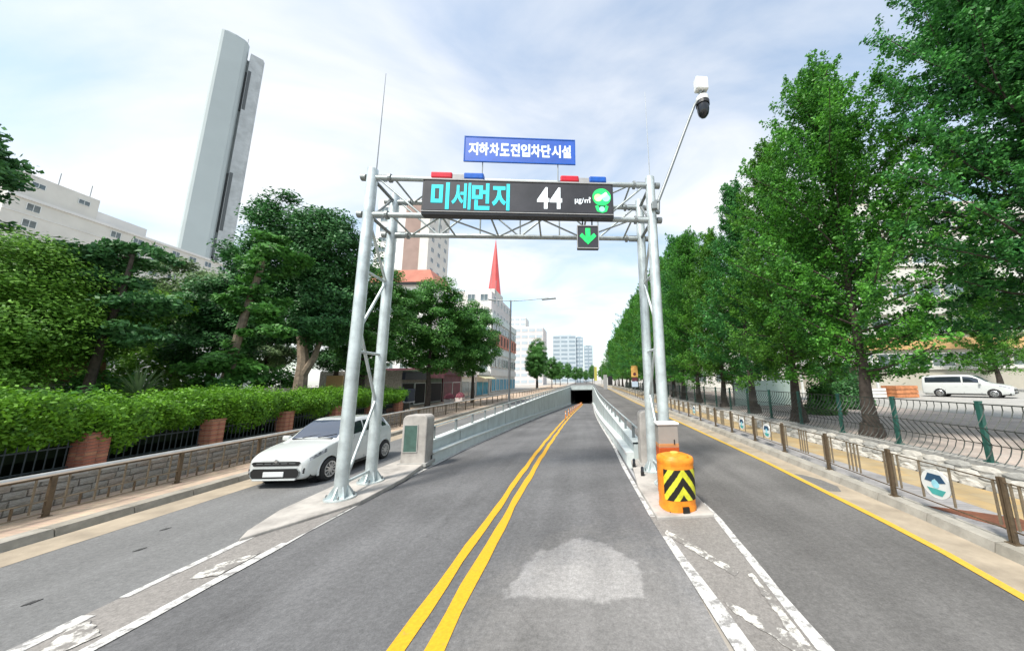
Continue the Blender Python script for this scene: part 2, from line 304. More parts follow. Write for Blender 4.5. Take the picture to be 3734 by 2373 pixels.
# ------------------------------------------------------------------ mesh helpers
class MB:
    def __init__(s, o=(0, 0, 0)): s.v = []; s.f = []; s.o = Vector(o)
    def P(s, p): s.v.append(tuple(Vector(p) - s.o)); return len(s.v) - 1
    def box(s, c, d, rz=0.0, rx=0.0, ry=0.0):
        m = Matrix.Rotation(rz, 3, 'Z') @ Matrix.Rotation(ry, 3, 'Y') @ Matrix.Rotation(rx, 3, 'X'); c = Vector(c); i = len(s.v)
        for z in (-1, 1):
            for y in (-1, 1):
                for x in (-1, 1): s.P(c + m @ Vector((x * d[0] / 2, y * d[1] / 2, z * d[2] / 2)))
        for q in ((0, 2, 3, 1), (4, 5, 7, 6), (0, 1, 5, 4), (2, 6, 7, 3), (0, 4, 6, 2), (1, 3, 7, 5)): s.f.append(tuple(i + k for k in q))
        return s
    def tube(s, pts, r, n=8, cap=True):
        pts = [Vector(p) for p in pts]; rs = r if isinstance(r, (list, tuple)) else [r] * len(pts); i0 = len(s.v); up = None
        for k, p in enumerate(pts):
            d = (pts[min(k + 1, len(pts) - 1)] - pts[max(k - 1, 0)]).normalized()
            if up is None or abs(up.dot(d)) > .98: up = Vector((0, 0, 1)) if abs(d.z) < .9 else Vector((1, 0, 0))
            a = d.cross(up).normalized(); b = a.cross(d).normalized(); up = b
            for j in range(n):
                t = 2 * math.pi * j / n; s.P(p + a * math.cos(t) * rs[k] + b * math.sin(t) * rs[k])
        for k in range(len(pts) - 1):
            for j in range(n): s.f.append((i0 + k * n + j, i0 + k * n + (j + 1) % n, i0 + (k + 1) * n + (j + 1) % n, i0 + (k + 1) * n + j))
        if cap:
            s.f.append(tuple(i0 + j for j in range(n))[::-1]); s.f.append(tuple(i0 + (len(pts) - 1) * n + j for j in range(n)))
        return s
    def bar(s, p, q, w, h):
        p = Vector(p); q = Vector(q); d = q - p; L = d.length; d.normalize()
        up = Vector((0, 0, 1)) if abs(d.z) < .95 else Vector((0, 1, 0)); a = d.cross(up).normalized(); b = a.cross(d); i = len(s.v)
        for e in (p, q):
            for (x, y) in ((-1, -1), (1, -1), (1, 1), (-1, 1)): s.P(e + a * x * w / 2 + b * y * h / 2)
        for qd in ((0, 1, 2, 3), (7, 6, 5, 4), (0, 4, 5, 1), (1, 5, 6, 2), (2, 6, 7, 3), (3, 7, 4, 0)): s.f.append(tuple(i + k for k in qd))
        return s
    def lathe(s, prof, n=24, c=(0, 0, 0), axis='Z', cap=True):
        i0 = len(s.v); c = Vector(c)
        for (r, z) in prof:
            for j in range(n):
                t = 2 * math.pi * j / n
                p = Vector((r * math.cos(t), r * math.sin(t), z))
                if axis == 'Y': p = Vector((p.x, p.z, p.y))
                if axis == 'X': p = Vector((p.z, p.x, p.y))
                s.P(c + p)
        for k in range(len(prof) - 1):
            for j in range(n): s.f.append((i0 + k * n + j, i0 + k * n + (j + 1) % n, i0 + (k + 1) * n + (j + 1) % n, i0 + (k + 1) * n + j))
        if cap: s.f.append(tuple(i0 + j for j in range(n))[::-1]); s.f.append(tuple(i0 + (len(prof) - 1) * n + j for j in range(n)))
        return s
    def prism(s, poly, a, b, plane='XZ'):
        """poly extruded from a to b along the axis normal to plane"""
        i = len(s.v); k = len(poly)
        for t in (a, b):
            for (x, y) in poly:
                s.P((x, t, y) if plane == 'XZ' else (x, y, t) if plane == 'XY' else (t, x, y))
        s.f.append(tuple(i + j for j in range(k))); s.f.append(tuple(i + k + j for j in range(k))[::-1])
        for j in range(k): s.f.append((i + j, i + k + j, i + k + (j + 1) % k, i + (j + 1) % k))
        return s
    def grid(s, rows):
        i = len(s.v); n = len(rows[0])
        for r in rows:
            for p in r: s.P(p)
        for a in range(len(rows) - 1):
            for b in range(n - 1): s.f.append((i + a * n + b, i + a * n + b + 1, i + (a + 1) * n + b + 1, i + (a + 1) * n + b))
        return s
    def mesh(s, name, m):
        me = bpy.data.meshes.new(name); me.from_pydata(s.v, [], s.f); me.materials.append(m); me.update(); return me
    def build(s, name, m, parent=None, smooth=False, bevel=0.0, loc=None):
        me = s.mesh(name, m)
        if smooth:
            me.polygons.foreach_set('use_smooth', [True] * len(me.polygons))
            try: me.set_sharp_from_angle(angle=R(38))
            except Exception: pass
        o = bpy.data.objects.new(name, me); COL.objects.link(o); o.parent = parent
        if loc is not None: o.location = loc
        if bevel:
            b = o.modifiers.new('bevel', 'BEVEL'); b.width = bevel; b.segments = 2; b.limit_method = 'ANGLE'
        return o

def put(name, me, parent, loc=(0, 0, 0), rz=0.0, sc=None):
    o = bpy.data.objects.new(name, me); COL.objects.link(o); o.parent = parent; o.location = loc; o.rotation_euler = (0, 0, rz)
    if sc: o.scale = sc
    return o
def thing(name, label, cat, loc=(0, 0, 0), rz=0.0, group=None):
    o = bpy.data.objects.new(name, None); COL.objects.link(o); o.location = loc; o.rotation_euler = (0, 0, rz); o.empty_display_size = .2
    return tag(o, label, cat, group)
def tag(o, label, cat, group=None):
    o['label'] = label; o['category'] = cat
    if group: o['group'] = group
    return o
def struct(o): o['kind'] = 'structure'; return o
def stuff(o): o['kind'] = 'stuff'; return o
def interp(y, pts):
    if y <= pts[0][0]:
        (a, b), (c, d) = pts[0], pts[1]; return b + (d - b) * (y - a) / (c - a)
    for (a, b), (c, d) in zip(pts, pts[1:]):
        if y <= c: return b + (d - b) * (y - a) / (c - a)
    return pts[-1][1]
def sst(t): t = max(0, min(1, t)); return t * t * (3 - 2 * t)
def sh(y): return 1.45 * sst((y - 20) / 80.0)          # the street drifts right in the distance
def zr(y):                                              # ramp surface
    s = .052
    if y < 4: return 0.0
    if y < 16: return -s * (y - 4) ** 2 / 24.0
    return -s * (y - 10)
PORTAL = 100.0
def ys(a, b, st): n = max(1, int(round((b - a) / st))); return [a + (b - a) * k / n for k in range(n + 1)]
def strip(mb, fa, fb, yy, fz):
    """ribbon between X=fa(y) and X=fb(y)"""
    mb.grid([[(fa(y), y, fz(y)), (fb(y), y, fz(y))] for y in yy]); mb.f = [q[::-1] for q in mb.f]; return mb
def C(v): return lambda y: v
WL = lambda y: -5.12 + sh(y)      # ramp side of the left ramp wall
WR = lambda y: 1.56 + sh(y)       # and of the right one

# ------------------------------------------------------------------ ground
g = MB()
Y1 = [-60, -20, 0, 4] + ys(8, 100, 4)
strip(g, C(-2500), lambda y: WL(y) - .2, Y1, C(-.03)); strip(g, lambda y: WR(y) + .2, C(2500), Y1, C(-.03))
strip(g, lambda y: WL(y) - .2, lambda y: WR(y) + .2, [-60, -20, 0, 4, 5], C(-.03))
strip(g, C(-2500), C(2500), [100.3, 140, 300, 900, 3500], C(-.03))
gm = mat('ground_paving', (.36, .335, .30), .9, var=.15, scale=.4)
struct(g.build('ground', gm))
def road(name, fa, fb, y0, y1, m, z=0.0, fz=None, st=2.0):
    return struct(strip(MB(), fa, fb, ys(y0, y1, st), fz or C(z)).build(name, m))
KR = [(-8, 4.8), (4, 5.65), (6.6, 5.9), (11, 6.02), (19, 6.2)]
kr = lambda y: interp(y, KR) + sh(y)                    # right kerb face
yr = lambda y: interp(y, [(-8, 4.1), (4.08, 4.91), (5.26, 5.13), (10, 5.40), (19, 5.55)]) + sh(y)
kl = lambda y: -9.08 + sh(y)
road('road_ramp', lambda y: max(-4.95 + sh(y), -9), lambda y: 1.32 + sh(y) + (.2 if y > 12 else 0), -14, 160, A_RAMP, fz=zr)
road('road_left', lambda y: kl(y) + .72, lambda y: (-5.45 if y < 9 else -5.3) + sh(y), -14, 100, A_LEFT)
road('road_right', lambda y: (2.05 if y < 9 else 1.8) + sh(y), lambda y: yr(y) + .12, -14, 100, A_RIGHT)
road('road_far', lambda y: kl(y) + .72, lambda y: yr(y) + .12, 100.6, 900, A_RIGHT, st=40)
road('gutter_left', kl, lambda y: kl(y) + .73, -14, 160, GUTTER, .004)
road('gutter_right', lambda y: yr(y) + .06, lambda y: kr(y) + .02, -14, 160, GUTTER, .004)
# gores: worn asphalt at the near end, concrete islands further on
road('gore_left', lambda y: -5.62, lambda y: -4.80, -14, 7.6, A_GORE, .004)
road('gore_right', lambda y: interp(y, [(3.4, 1.38), (6.4, 1.20)]), lambda y: interp(y, [(3.4, 2.2), (6.5, 2.42)]), -14, 6.4, A_GORE, .004)
def slab(name, poly, h, m, b=.02):
    o = MB().prism(poly, -.05, h, 'XY').build(name, m, bevel=b); return struct(o)
slab('island_left', [(-4.74, 7.3), (-4.92, 6.9), (-5.18, 6.45), (-5.62, 5.7), (-5.80, 6.0), (-6.08, 6.9), (-6.15, 8.6), (-6.0, 10.5), (-5.9, 13.0), (-5.12, 13.0), (-5.02, 11.2), (-4.72, 9.0)], .055, CONCP)
slab('island_right', [(1.30, 6.25), (2.36, 6.35), (2.42, 9.0), (2.3, 13.0), (1.56, 13.0), (1.46, 10.5), (1.25, 8.0)], .055, CONCP)

# sidewalks
def block(name, fa, fb, y0, y1, h, m, st=3.0):
    mb = MB(); yy = ys(y0, y1, st)
    strip(mb, fa, fb, yy, C(h))
    mb.grid([[(fa(y), y, h), (fa(y), y, -.04)] for y in yy]); mb.grid([[(fb(y), y, -.04), (fb(y), y, h)] for y in yy])
    return struct(mb.build(name, m))
block('pavement_left', lambda y: -10.95 + sh(y), lambda y: kl(y) - .35, -14, 22, .125, PAV_L)
block('pavement_left_plaza', lambda y: -18.3 + sh(y), lambda y: kl(y) - .35, 22.0, 170, .125, PAV_L, 6)
block('pavement_right', lambda y: kr(y) + .35, lambda y: 7.15 + sh(y) + (0 if y > 6 else (y - 6) * .1), -14, 170, .125, PAV_R)
block('tactile_paving_strip', lambda y: 7.15 + sh(y) + (0 if y > 6 else (y - 6) * .1), lambda y: 8.25 + sh(y), -14, 170, .126, PAV_T)
def kerb(name, f, y0, y1, sgn, label_w):
    e = bpy.data.objects.new(name, None); COL.objects.link(e); struct(e)
    y = y0; L = 1.0
    while y < y1:
        L = 1.0 if y < 40 else 4.0
        x0, x1 = f(y), f(y + L); mb = MB((x0, y, 0))
        d = .35 * sgn; gap = .008; top = .14
        for (ya, xa), (yb, xb) in (((y + gap, x0), (y + L - gap, x1)),):
            a = [(xa, ya, -.04), (xb, yb, -.04), (xb + .05 * sgn, yb, top), (xa + .05 * sgn, ya, top), (xa + d, ya, top), (xb + d, yb, top), (xa + d, ya, -.04), (xb + d, yb, -.04)]
            i = [mb.P(p) for p in a]
            mb.f += [(i[0], i[1], i[2], i[3]), (i[3], i[2], i[5], i[4]), (i[4], i[5], i[7], i[6]), (i[0], i[3], i[4], i[6]), (i[1], i[7], i[5], i[2])]
        mb.build('kerb_stone', random.choice((KERBS, KERBM, KERBM)), e, loc=(x0, y, 0)); y += L
    return e
kerb('kerb_left', lambda y: kl(y), -6, 120, -1, '')
kerb('kerb_right', lambda y: kr(y), -6, 120, 1, '')

# road markings
def mark(name, fa, fb, y0, y1, m, z=.008, fz=None, st=1.0):
    return struct(strip(MB(), fa, fb, ys(y0, y1, st), (lambda y: (fz(y) if fz else 0) + z)).build(name, m))
wob = lambda y, k: .012 * math.sin(y * 1.9 + k) + .008 * math.sin(y * 4.3 + 2 * k)
mark('centre_line_yellow', lambda y: -1.91 + min(.08, max(0, (y - 3.5) * .028)) + sh(y) + wob(y, 0), lambda y: -1.73 + min(.04, max(0, (y - 3.5) * .012)) + sh(y) + wob(y, 1), -10, 98, YELLOW, fz=zr, st=.5)
mark('centre_line_yellow', lambda y: -1.55 + sh(y) + wob(y, 2), lambda y: -1.35 - min(.05, max(0, (y - 3.5) * .015)) + sh(y) + wob(y, 3), -10, 98, YELLOW, fz=zr, st=.5)
mark('edge_line_white', lambda y: -4.89 + sh(y) + wob(y, 4), lambda y: -4.75 + sh(y) + wob(y, 5), -10, 98, WHITE, .010, fz=zr, st=.5)
mark('edge_line_white', lambda y: interp(y, [(3.4, 1.37), (6.4, 1.20), (10, 1.14), (14, 1.2)]) + sh(y), lambda y: interp(y, [(3.4, 1.56), (6.4, 1.31), (10, 1.24), (14, 1.3)]) + sh(y) + wob(y, 1), -10, 98, WHITE, .010, fz=zr, st=.5)
mark('gore_line_white', C(-5.63), lambda y: -5.47 + wob(y, 2), -10, 4.05, WHITE, .010, st=.4)
mark('gore_line_white', lambda y: -5.64, lambda y: -5.52 + wob(y, 2), 4.35, 6.0, WHITE, .010, st=.3)
mark('gore_line_white', lambda y: interp(y, [(3.4, 2.12), (6.5, 2.35)]), lambda y: interp(y, [(3.4, 2.27), (6.5, 2.44)]) + wob(y, 3), -10, 7.0, WHITE, .010, st=.4)
mark('kerb_line_yellow', lambda y: yr(y) - .07, lambda y: yr(y) + .06, -10, 120, YELLOW2, .010)
def flat(name, poly, m, z):
    flat.n = getattr(flat, 'n', 0) + 1; z += .0007 * (flat.n % 7) - .0015; q = []
    for a, b in zip(poly, poly[1:] + poly[:1]):
        k = max(1, int(math.hypot(a[0] - b[0], a[1] - b[1]) / .05))
        for i in range(k): q.append((a[0] + (b[0] - a[0]) * i / k + random.uniform(-.014, .014), a[1] + (b[1] - a[1]) * i / k + random.uniform(-.014, .014)))
    mb = MB(); mb.f.append(tuple(mb.P((x, y, z)) for (x, y) in q)); return struct(mb.build(name, m))
# flaked hatch marks in the gores
flat('hatch_mark', [(1.30, 5.72), (1.36, 5.86), (1.62, 5.40), (1.98, 4.66), (1.90, 4.55), (1.55, 5.22)], WHITEW, .012)
flat('hatch_mark', [(1.55, 3.98), (1.60, 4.10), (2.0, 3.62), (2.16, 3.20), (2.05, 3.10), (1.8, 3.6)], WHITEW, .012)
flat('hatch_mark', [(2.08, 4.6), (2.14, 4.6), (2.10, 3.3), (1.98, 3.3)], WHITEW, .012)
flat('hatch_mark', [(-4.90, 5.15), (-4.92, 5.35), (-5.30, 4.98), (-5.20, 4.70), (-4.92, 4.75)], WHITEW, .012)
flat('hatch_mark', [(-4.98, 3.75), (-5.42, 3.98), (-5.46, 3.85), (-5.20, 3.45), (-5.05, 3.45)], WHITEW, .012)
# pale resurfacing patch and worn area in our lane
def blob(cx, cy, rx, ry, n=40, k=.08, seed=1, half=False):
    r_ = random.Random(seed); ph = [r_.random() * 6 for _ in range(4)]
    out = []
    for j in range(n):
        t = 2 * math.pi * j / n; q = 1 + k * (math.sin(3 * t + ph[0]) + .7 * math.sin(5 * t + ph[1]) + .5 * math.sin(9 * t + ph[2]))
        out.append((cx + rx * q * math.cos(t), cy + ry * q * math.sin(t)))
    return out
mb = MB(); mb.f.append(tuple(mb.P((x, y, .006)) for (x, y) in [(yr(8.9) + .12, 8.9), (yr(8.5) + .09, 8.4), (yr(7.6) + .10, 7.55), (yr(7.6) + .33, 7.5), (yr(7.9) + .50, 7.85), (yr(8.3) + .47, 8.35), (yr(8.7) + .28, 8.75)])); struct(mb.build('asphalt_gutter_patch', A_OLD))
# covers and plates let into the surfaces
mb = MB().prism([(6.22, 6.35), (6.40, 5.75), (6.55, 5.35), (7.05, 5.30), (7.15, 5.75), (6.75, 6.05)], .10, .133, 'XY')
tag(mb.build('ground_plate', RUST), 'rusty brown plate let into the right-hand pavement by the wooden-looking posts', 'ground plate')
for (x, y, a) in ((-7.49, 6.22, 0), (-6.97, 5.5, 0), (-6.59, 4.28, 0), (-7.85, 4.6, .2)):
    mb = MB(); 
    for k in range(3): mb.box((x - .02 + k * .02, y + .014 * k, .004), (.02, .10, .006))
    struct(mb.build('road_stud_scar', A_DARK))

# ------------------------------------------------------------------ ramp walls and tunnel portal
def ramp_wall(name, f, sgn, y0, label):
    t = thing(name, label, 'retaining wall', (f(y0), y0, 0)); o = t.location
    yy = ys(y0, PORTAL, 4); h = .50
    mb = MB(o); strip(mb, f, lambda y: f(y) + .25 * sgn, yy, C(h))
    mb.grid([[(f(y), y, zr(y) - .3), (f(y), y, h)] for y in yy]); mb.grid([[(f(y) + .25 * sgn, y, h), (f(y) + .25 * sgn, y, -.1)] for y in yy])
    mb.f.append(tuple(mb.P(p) for p in [(f(y0), y0, zr(y0) - .3), (f(y0), y0, h), (f(y0) + .25 * sgn, y0, h), (f(y0) + .25 * sgn, y0, -.1)]))
    mb.build('wall', AQUA, t)
    mb = MB(o); strip(mb, lambda y: f(y) - .03 * sgn, lambda y: f(y) + .28 * sgn, yy, C(h + .07))
    for d, in ((-.03,), (.28,)): mb.grid([[(f(y) + d * sgn, y, h + .002), (f(y) + d * sgn, y, h + .07)] for y in yy])
    mb.build('coping', AQUAC, t)
    mb = MB(o); k = .24 * sgn; hh = .36
    mb.grid([[(f(y) - k, y, zr(y) - .1), (f(y) - k, y, zr(y) + hh), (f(y) - .004 * sgn, y, zr(y) + hh)] for y in ys(y0, PORTAL, 2)])
    mb.f.append(tuple(mb.P(p) for p in [(f(y0) - k, y0, zr(y0) - .1), (f(y0) - k, y0, zr(y0) + hh), (f(y0) - .004 * sgn, y0, zr(y0) + hh), (f(y0) - .004 * sgn, y0, zr(y0) - .1)]))
    mb.build('safety_kerb', AQUAC, t)
    mb = MB(o); mb.tube([(f(y) - .245 * sgn, y, zr(y) + hh - .03) for y in ys(y0, PORTAL, 2)], .03, 6); mb.build('kerb_rail', STEEL, t, True)
    pm = MB().box((0, 0, .2), (.09, .06, .42)).mesh('rail_post', GALVD)
    y = y0 + .8
    while y < PORTAL: put('rail_post', pm, t, (f(y) + .12 * sgn - o.x, y - o.y, h + .065)); y += 2.0
    for z_ in (.99,):
        MB(o).tube([(f(y) + .12 * sgn, y, z_) for y in yy], .028, 6).build('guard_rail', GALV, t, True)
    # panel joints of the wall
    jm = MB().box((0, 0, 0), (.012, .03, 1)).mesh('panel_joint', GALVD)
    y = y0 + 3
    while y < PORTAL:
        zb = zr(y) + hh; put('panel_joint', jm, t, (f(y) - .003 * sgn - o.x, y - o.y, (zb + h) / 2), sc=(1, 1, h - zb)); y += 4
    return t
ramp_wall('ramp_wall', WL, -1, 10.9, 'pale aqua retaining wall with pipe rail along the left side of the ramp')
ramp_wall('ramp_wall', WR, 1, 10.4, 'pale aqua retaining wall with pipe rail along the right side of the ramp')
t = thing('tunnel_portal', 'pale headwall of the underpass with a dark rectangular mouth', 'tunnel portal', (WL(100), 100, 0)); o = t.location
zb = zr(100); zt = zb + 4.05; xl, xr = WL(100), WR(100)
MB(o).box(((xl + xr) / 2, 100.3, (zt + .75) / 2), (xr - xl, .6, .75 - zt)).build('headwall', AQUA, t)
MB(o).box(((xl + xr) / 2, 100.3, .79), (xr - xl + .6, .7, .08)).build('coping', AQUAC, t)
MB(o).box(((xl + xr) / 2, 99.94, zt + .12), (xr - xl - .1, .1, .22)).build('lintel', GALVD, t)
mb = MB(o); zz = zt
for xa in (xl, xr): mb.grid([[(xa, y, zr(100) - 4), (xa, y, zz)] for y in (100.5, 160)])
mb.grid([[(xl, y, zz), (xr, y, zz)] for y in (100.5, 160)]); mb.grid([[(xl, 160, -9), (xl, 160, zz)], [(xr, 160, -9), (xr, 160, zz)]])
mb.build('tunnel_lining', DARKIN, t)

# ------------------------------------------------------------------ gantry (own frame: x along the beam, y depth)
GA = math.atan2(.55, 7.27); GL = 7.29; GD = 1.15
GX, GY = Vector((math.cos(GA), math.sin(GA), 0)), Vector((-math.sin(GA), math.cos(GA), 0)); G0 = Vector((-5.32, 7.5, .055))
gt = thing('gantry', 'galvanised steel truss gantry on four tall legs spanning the ramp lanes', 'gantry', G0, GA)
ZU, ZL, ZT = 7.66, 6.64, 7.92
for (x, y) in ((0, 0), (0, GD), (GL, 0), (GL, GD)):
    lg = MB((x, y, 0)).tube([(x, y, .03), (x, y, ZT - .03), (x, y, ZT)], [.135, .125, .09], 20).build('leg', GALV, gt, True, loc=(x, y, 0))
    MB().lathe([(.30, 0), (.30, .03), (.14, .034)], 20).build('base_plate', GALV, lg, loc=(0, 0, .003))
    for k in range(8):
        a = k * math.pi / 4; c, s_ = math.cos(a), math.sin(a)
        mb = MB(); i = [mb.P(p) for p in [(c * .13 - s_ * .008, s_ * .13 + c * .008, .034), (c * .28 - s_ * .008, s_ * .28 + c * .008, .034), (c * .13 - s_ * .008, s_ * .13 + c * .008, .26), (c * .13 + s_ * .008, s_ * .13 - c * .008, .034), (c * .28 + s_ * .008, s_ * .28 - c * .008, .034), (c * .13 + s_ * .008, s_ * .13 - c * .008, .26)]]
        mb.f += [(i[0], i[1], i[2]), (i[5], i[4], i[3]), (i[0], i[3], i[4], i[1]), (i[1], i[4], i[5], i[2])]; mb.build('gusset', GALV, lg)
        if k % 2 == 0: MB().lathe([(.022, 0), (.022, .06), (.012, .075)], 6, (math.cos(a + .39) * .25, math.sin(a + .39) * .25, .03)).build('anchor_bolt', GALVD, lg)
def gtube(p, q, r, name, m=GALVSH): return MB().tube([p, q], r, 10).build(name, m, gt, True)
for y in (0, GD):
    for z in (ZU, ZL):
        gtube((.10, y, z), (GL - .10, y, z), .068, 'chord')
        for x in (0, GL): MB().lathe([(.085, -.12 if x == 0 else .0), (.085, 0 if x == 0 else .12)], 12, (x - .14 if x == 0 else x + .14, y, z), 'X').build('flange', GALVD, gt)
        for x in (.45, GL - .45): MB().lathe([(.11, -.03), (.11, .03)], 12, (x, y, z), 'X').build('splice_flange', GALVD, gt)
        for x in (.13, GL - .13): MB().box((x + (.12 if x < 1 else -.12), y, z), (.25, .03, .19)).build('bracket', GALVD, gt)
for z in (ZU, ZL):
    for x in (0, GL): gtube((x, .12, z), (x, GD - .12, z), .045, 'cross_tie', GALVD)
    n = 5; xs = [.55 + (GL - 1.1) * k / n for k in range(n + 1)]
    for k, x in enumerate(xs):
        gtube((x, 0, z), (x, GD, z), .026, 'tie')
        if k < n: gtube((x, 0 if k % 2 else GD, z), (xs[k + 1], GD if k % 2 else 0, z), .024, 'lacing')
for y in (0, GD):
    n = 6; xs = [.15 + (GL - .3) * k / n for k in range(n + 1)]
    for k in range(n): gtube((xs[k], y, ZU if k % 2 == 0 else ZL), (xs[k + 1], y, ZL if k % 2 == 0 else ZU), .026, 'diagonal')
    for k in range(1, n, 1): gtube((xs[k], y, ZL), (xs[k], y, ZU), .024, 'vertical')
for x in (0, GL):     # lattice between the legs
    zs = [.28, 2.0, 3.75, 5.2, 6.45]
    for k in range(4):
        gtube((x, .1 if k % 2 == 0 else GD - .1, zs[k]), (x, GD - .1 if k % 2 == 0 else .1, zs[k + 1]), .035, 'leg_brace', GALV)
    for z in (.28, 3.2, 5.2): gtube((x, .1, z), (x, GD - .1, z), .035, 'leg_strut', GALV)
    gtube((x, .12, ZL), (x, GD - .12, ZU), .03, 'leg_brace', GALVD)
MB().tube([(.05, .06, ZT - .02), (.05, .06, ZT + 2.95)], [.014, .006], 6).build('lightning_rod', GALVD, gt)
MB().tube([(GL + .02, .04, ZT - .02), (GL + .02, .04, ZT + 2.75)], [.010, .005], 6).build('lightning_rod', GALVD, gt)
MB().tube([(1.62, GD, ZU), (1.62, GD, ZU + .95)], .008, 6).tube([(1.5, GD, ZU + .82), (1.78, GD, ZU + .82)], .007, 6).build('small_aerial', GALVD, gt)
# control box and conduit on the right leg
MB().box((GL + .02, -.19, 6.95), (.14, .12, .2)).build('junction_box', GALVD, gt, bevel=.01)
MB().tube([(GL - .02, .17, .4), (GL - .02, .17, 6.9)], .028, 8).build('conduit', GALVD, gt, True)
def gl(x, y, z): return G0 + GX * x + GY * y + Vector((0, 0, z))

def text_mesh(s, w_, h_, m, name, parent, loc, bold=0.02, depth=.006):
    cu = bpy.data.curves.new('lettering', 'FONT'); cu.body = s; cu.size = 1.0; cu.align_x = 'LEFT'; cu.offset = bold; cu.extrude = .5; cu.resolution_u = 4
    ob = bpy.data.objects.new('lettering_tmp', cu); COL.objects.link(ob)
    dg = bpy.context.evaluated_depsgraph_get(); me = bpy.data.meshes.new_from_object(ob.evaluated_get(dg)); bpy.data.objects.remove(ob)
    co = np.empty(len(me.vertices) * 3); me.vertices.foreach_get('co', co); co = co.reshape(-1, 3)
    lo, hi = co.min(0), co.max(0); out = np.empty_like(co)
    out[:, 0] = (co[:, 0] - lo[0]) / (hi[0] - lo[0]) * w_
    out[:, 2] = (co[:, 1] - lo[1]) / (hi[1] - lo[1]) * h_
    out[:, 1] = -(co[:, 2] - lo[2]) / max(1e-6, hi[2] - lo[2]) * depth
    me.vertices.foreach_set('co', out.ravel()); me.materials.clear(); me.materials.append(m); me.update()
    return put(name, me, parent, loc)

# variable message display
e = thing('message_display', 'wide black LED message display hung on the front of the gantry', 'display', gl(1.47, -.10, 6.44), GA)
DW, DH = 4.70, .93
MB().box((DW / 2, -.245, DH / 2), (DW, .23, DH)).build('casing', LEDBOX, e, bevel=.012)
MB().box((DW / 2, -.364, DH / 2 + .03), (DW - .10, .012, DH - .16)).build('led_panel', LEDFACE, e)
MB().box((DW / 2, -.37, .075), (DW, .03, .02)).build('lower_trim', GREYP, e)
MB().box((DW / 2, -.37, DH - .01), (DW, .03, .018)).build('upper_trim', GREYP, e)
for x in (.5, DW / 2, DW - .5):
    for z in (.15, DH - .15): MB().box((x, -.03, z), (.08, .24, .06)).build('mounting_bracket', GALVD, e)
yf = -.371
for k, ch in enumerate('미세먼지'): text_mesh(ch, (.43, .46, .43, .43)[k], .71, CYAN, 'lettering', e, (.22 + k * .485, yf, .13), (.035, .018, .035, .035)[k])
text_mesh('4', .30, .58, WLED, 'digit', e, (2.78, yf, .20), .025); text_mesh('4', .30, .58, WLED, 'digit', e, (3.10, yf, .20), .025)
text_mesh('㎍/㎥', .40, .20, WLED, 'lettering', e, (3.72, yf, .34), .012)
MB().lathe([(.235, 0), (.235, -.006)], 28, (DW - .30, yf, .55), 'Y').build('smile_icon', GLED, e)
MB().lathe([(.10, 0), (.10, -.004)], 16, (DW - .39, yf - .006, .53), 'Y').build('icon_highlight', YLED, e)
MB().bar((DW - .42, yf - .009, .46), (DW - .17, yf - .009, .66), .006, .07).build('icon_swoosh', PLED, e)
MB().lathe([(.10, 0), (.10, -.004)], 16, (DW - .19, yf - .006, .53), 'Y').build('icon_highlight', GLED2, e)
MB().prism([(DW - .47, .30), (DW - .40, .33), (DW - .36, .22), (DW - .24, .22), (DW - .20, .33), (DW - .13, .30), (DW - .18, .16), (DW - .30, .12), (DW - .42, .16)], yf, yf - .005, 'XZ').build('icon_body', GLED, e)
MB().lathe([(.07, 0), (.07, -.004)], 14, (DW - .30, yf - .006, .22), 'Y').build('icon_highlight', GLED2, e)
# blue name board
e = thing('name_board', 'blue rectangular sign with white Korean lettering standing above the gantry', 'sign', gl(2.32, -.15, 8.10), GA)
SW, SH = 2.92, .74
MB().box((SW / 2, 0, SH / 2), (SW, .03, SH)).build('panel', BLUES, e)
mb = MB()
for (a, b) in (((0, 0), (SW, 0)), ((0, SH), (SW, SH))): mb.box(((a[0] + b[0]) / 2, -.018, a[1] + (.012 if a[1] == 0 else -.012)), (SW, .012, .024))
for x in (.012, SW - .012): mb.box((x, -.018, SH / 2), (.024, .012, SH - .05))
mb.build('border', BLUEL, e)
for k, ch in enumerate('지하차도진입차단시설'): text_mesh(ch, .250, .38, WSIGN, 'lettering', e, (.115 + k * .271, -.016, .18), .04, .004)
for x in (.48, 2.45): MB().tube([(x, .03, -.62), (x, .03, SH - .1)], .014, 8).build('support_post', GALVD, e)
# beacon bars
def beacon(x, w_, lab):
    e = thing('beacon_bar', lab, 'warning light', gl(x, -.38, 6.44 + DH + .002), GA, 'beacon bars on the message display')
    MB().box((w_ / 2, 0, .015), (w_, .16, .03)).build('base', GREYP, e)
    MB().box((w_ * .2, 0, .125), (w_ * .40, .17, .17)).build('lens', REDL, e, bevel=.035)
    MB().box((w_ * .81, 0, .125), (w_ * .38, .17, .17)).build('lens', BLUEL, e, bevel=.035)
    MB().box((w_ * .52, 0, .10), (w_ * .23, .13, .13)).build('speaker_housing', GREYP, e, bevel=.01)
    for xx in (.08, w_ - .08): MB().box((xx, .05, -.0), (.05, .05, .02)).build('foot', BLACK, e)
beacon(1.64, 1.28, 'red and blue beacon bar at the left end of the message display')
beacon(4.83, 1.18, 'red and blue beacon bar at the right end of the message display')
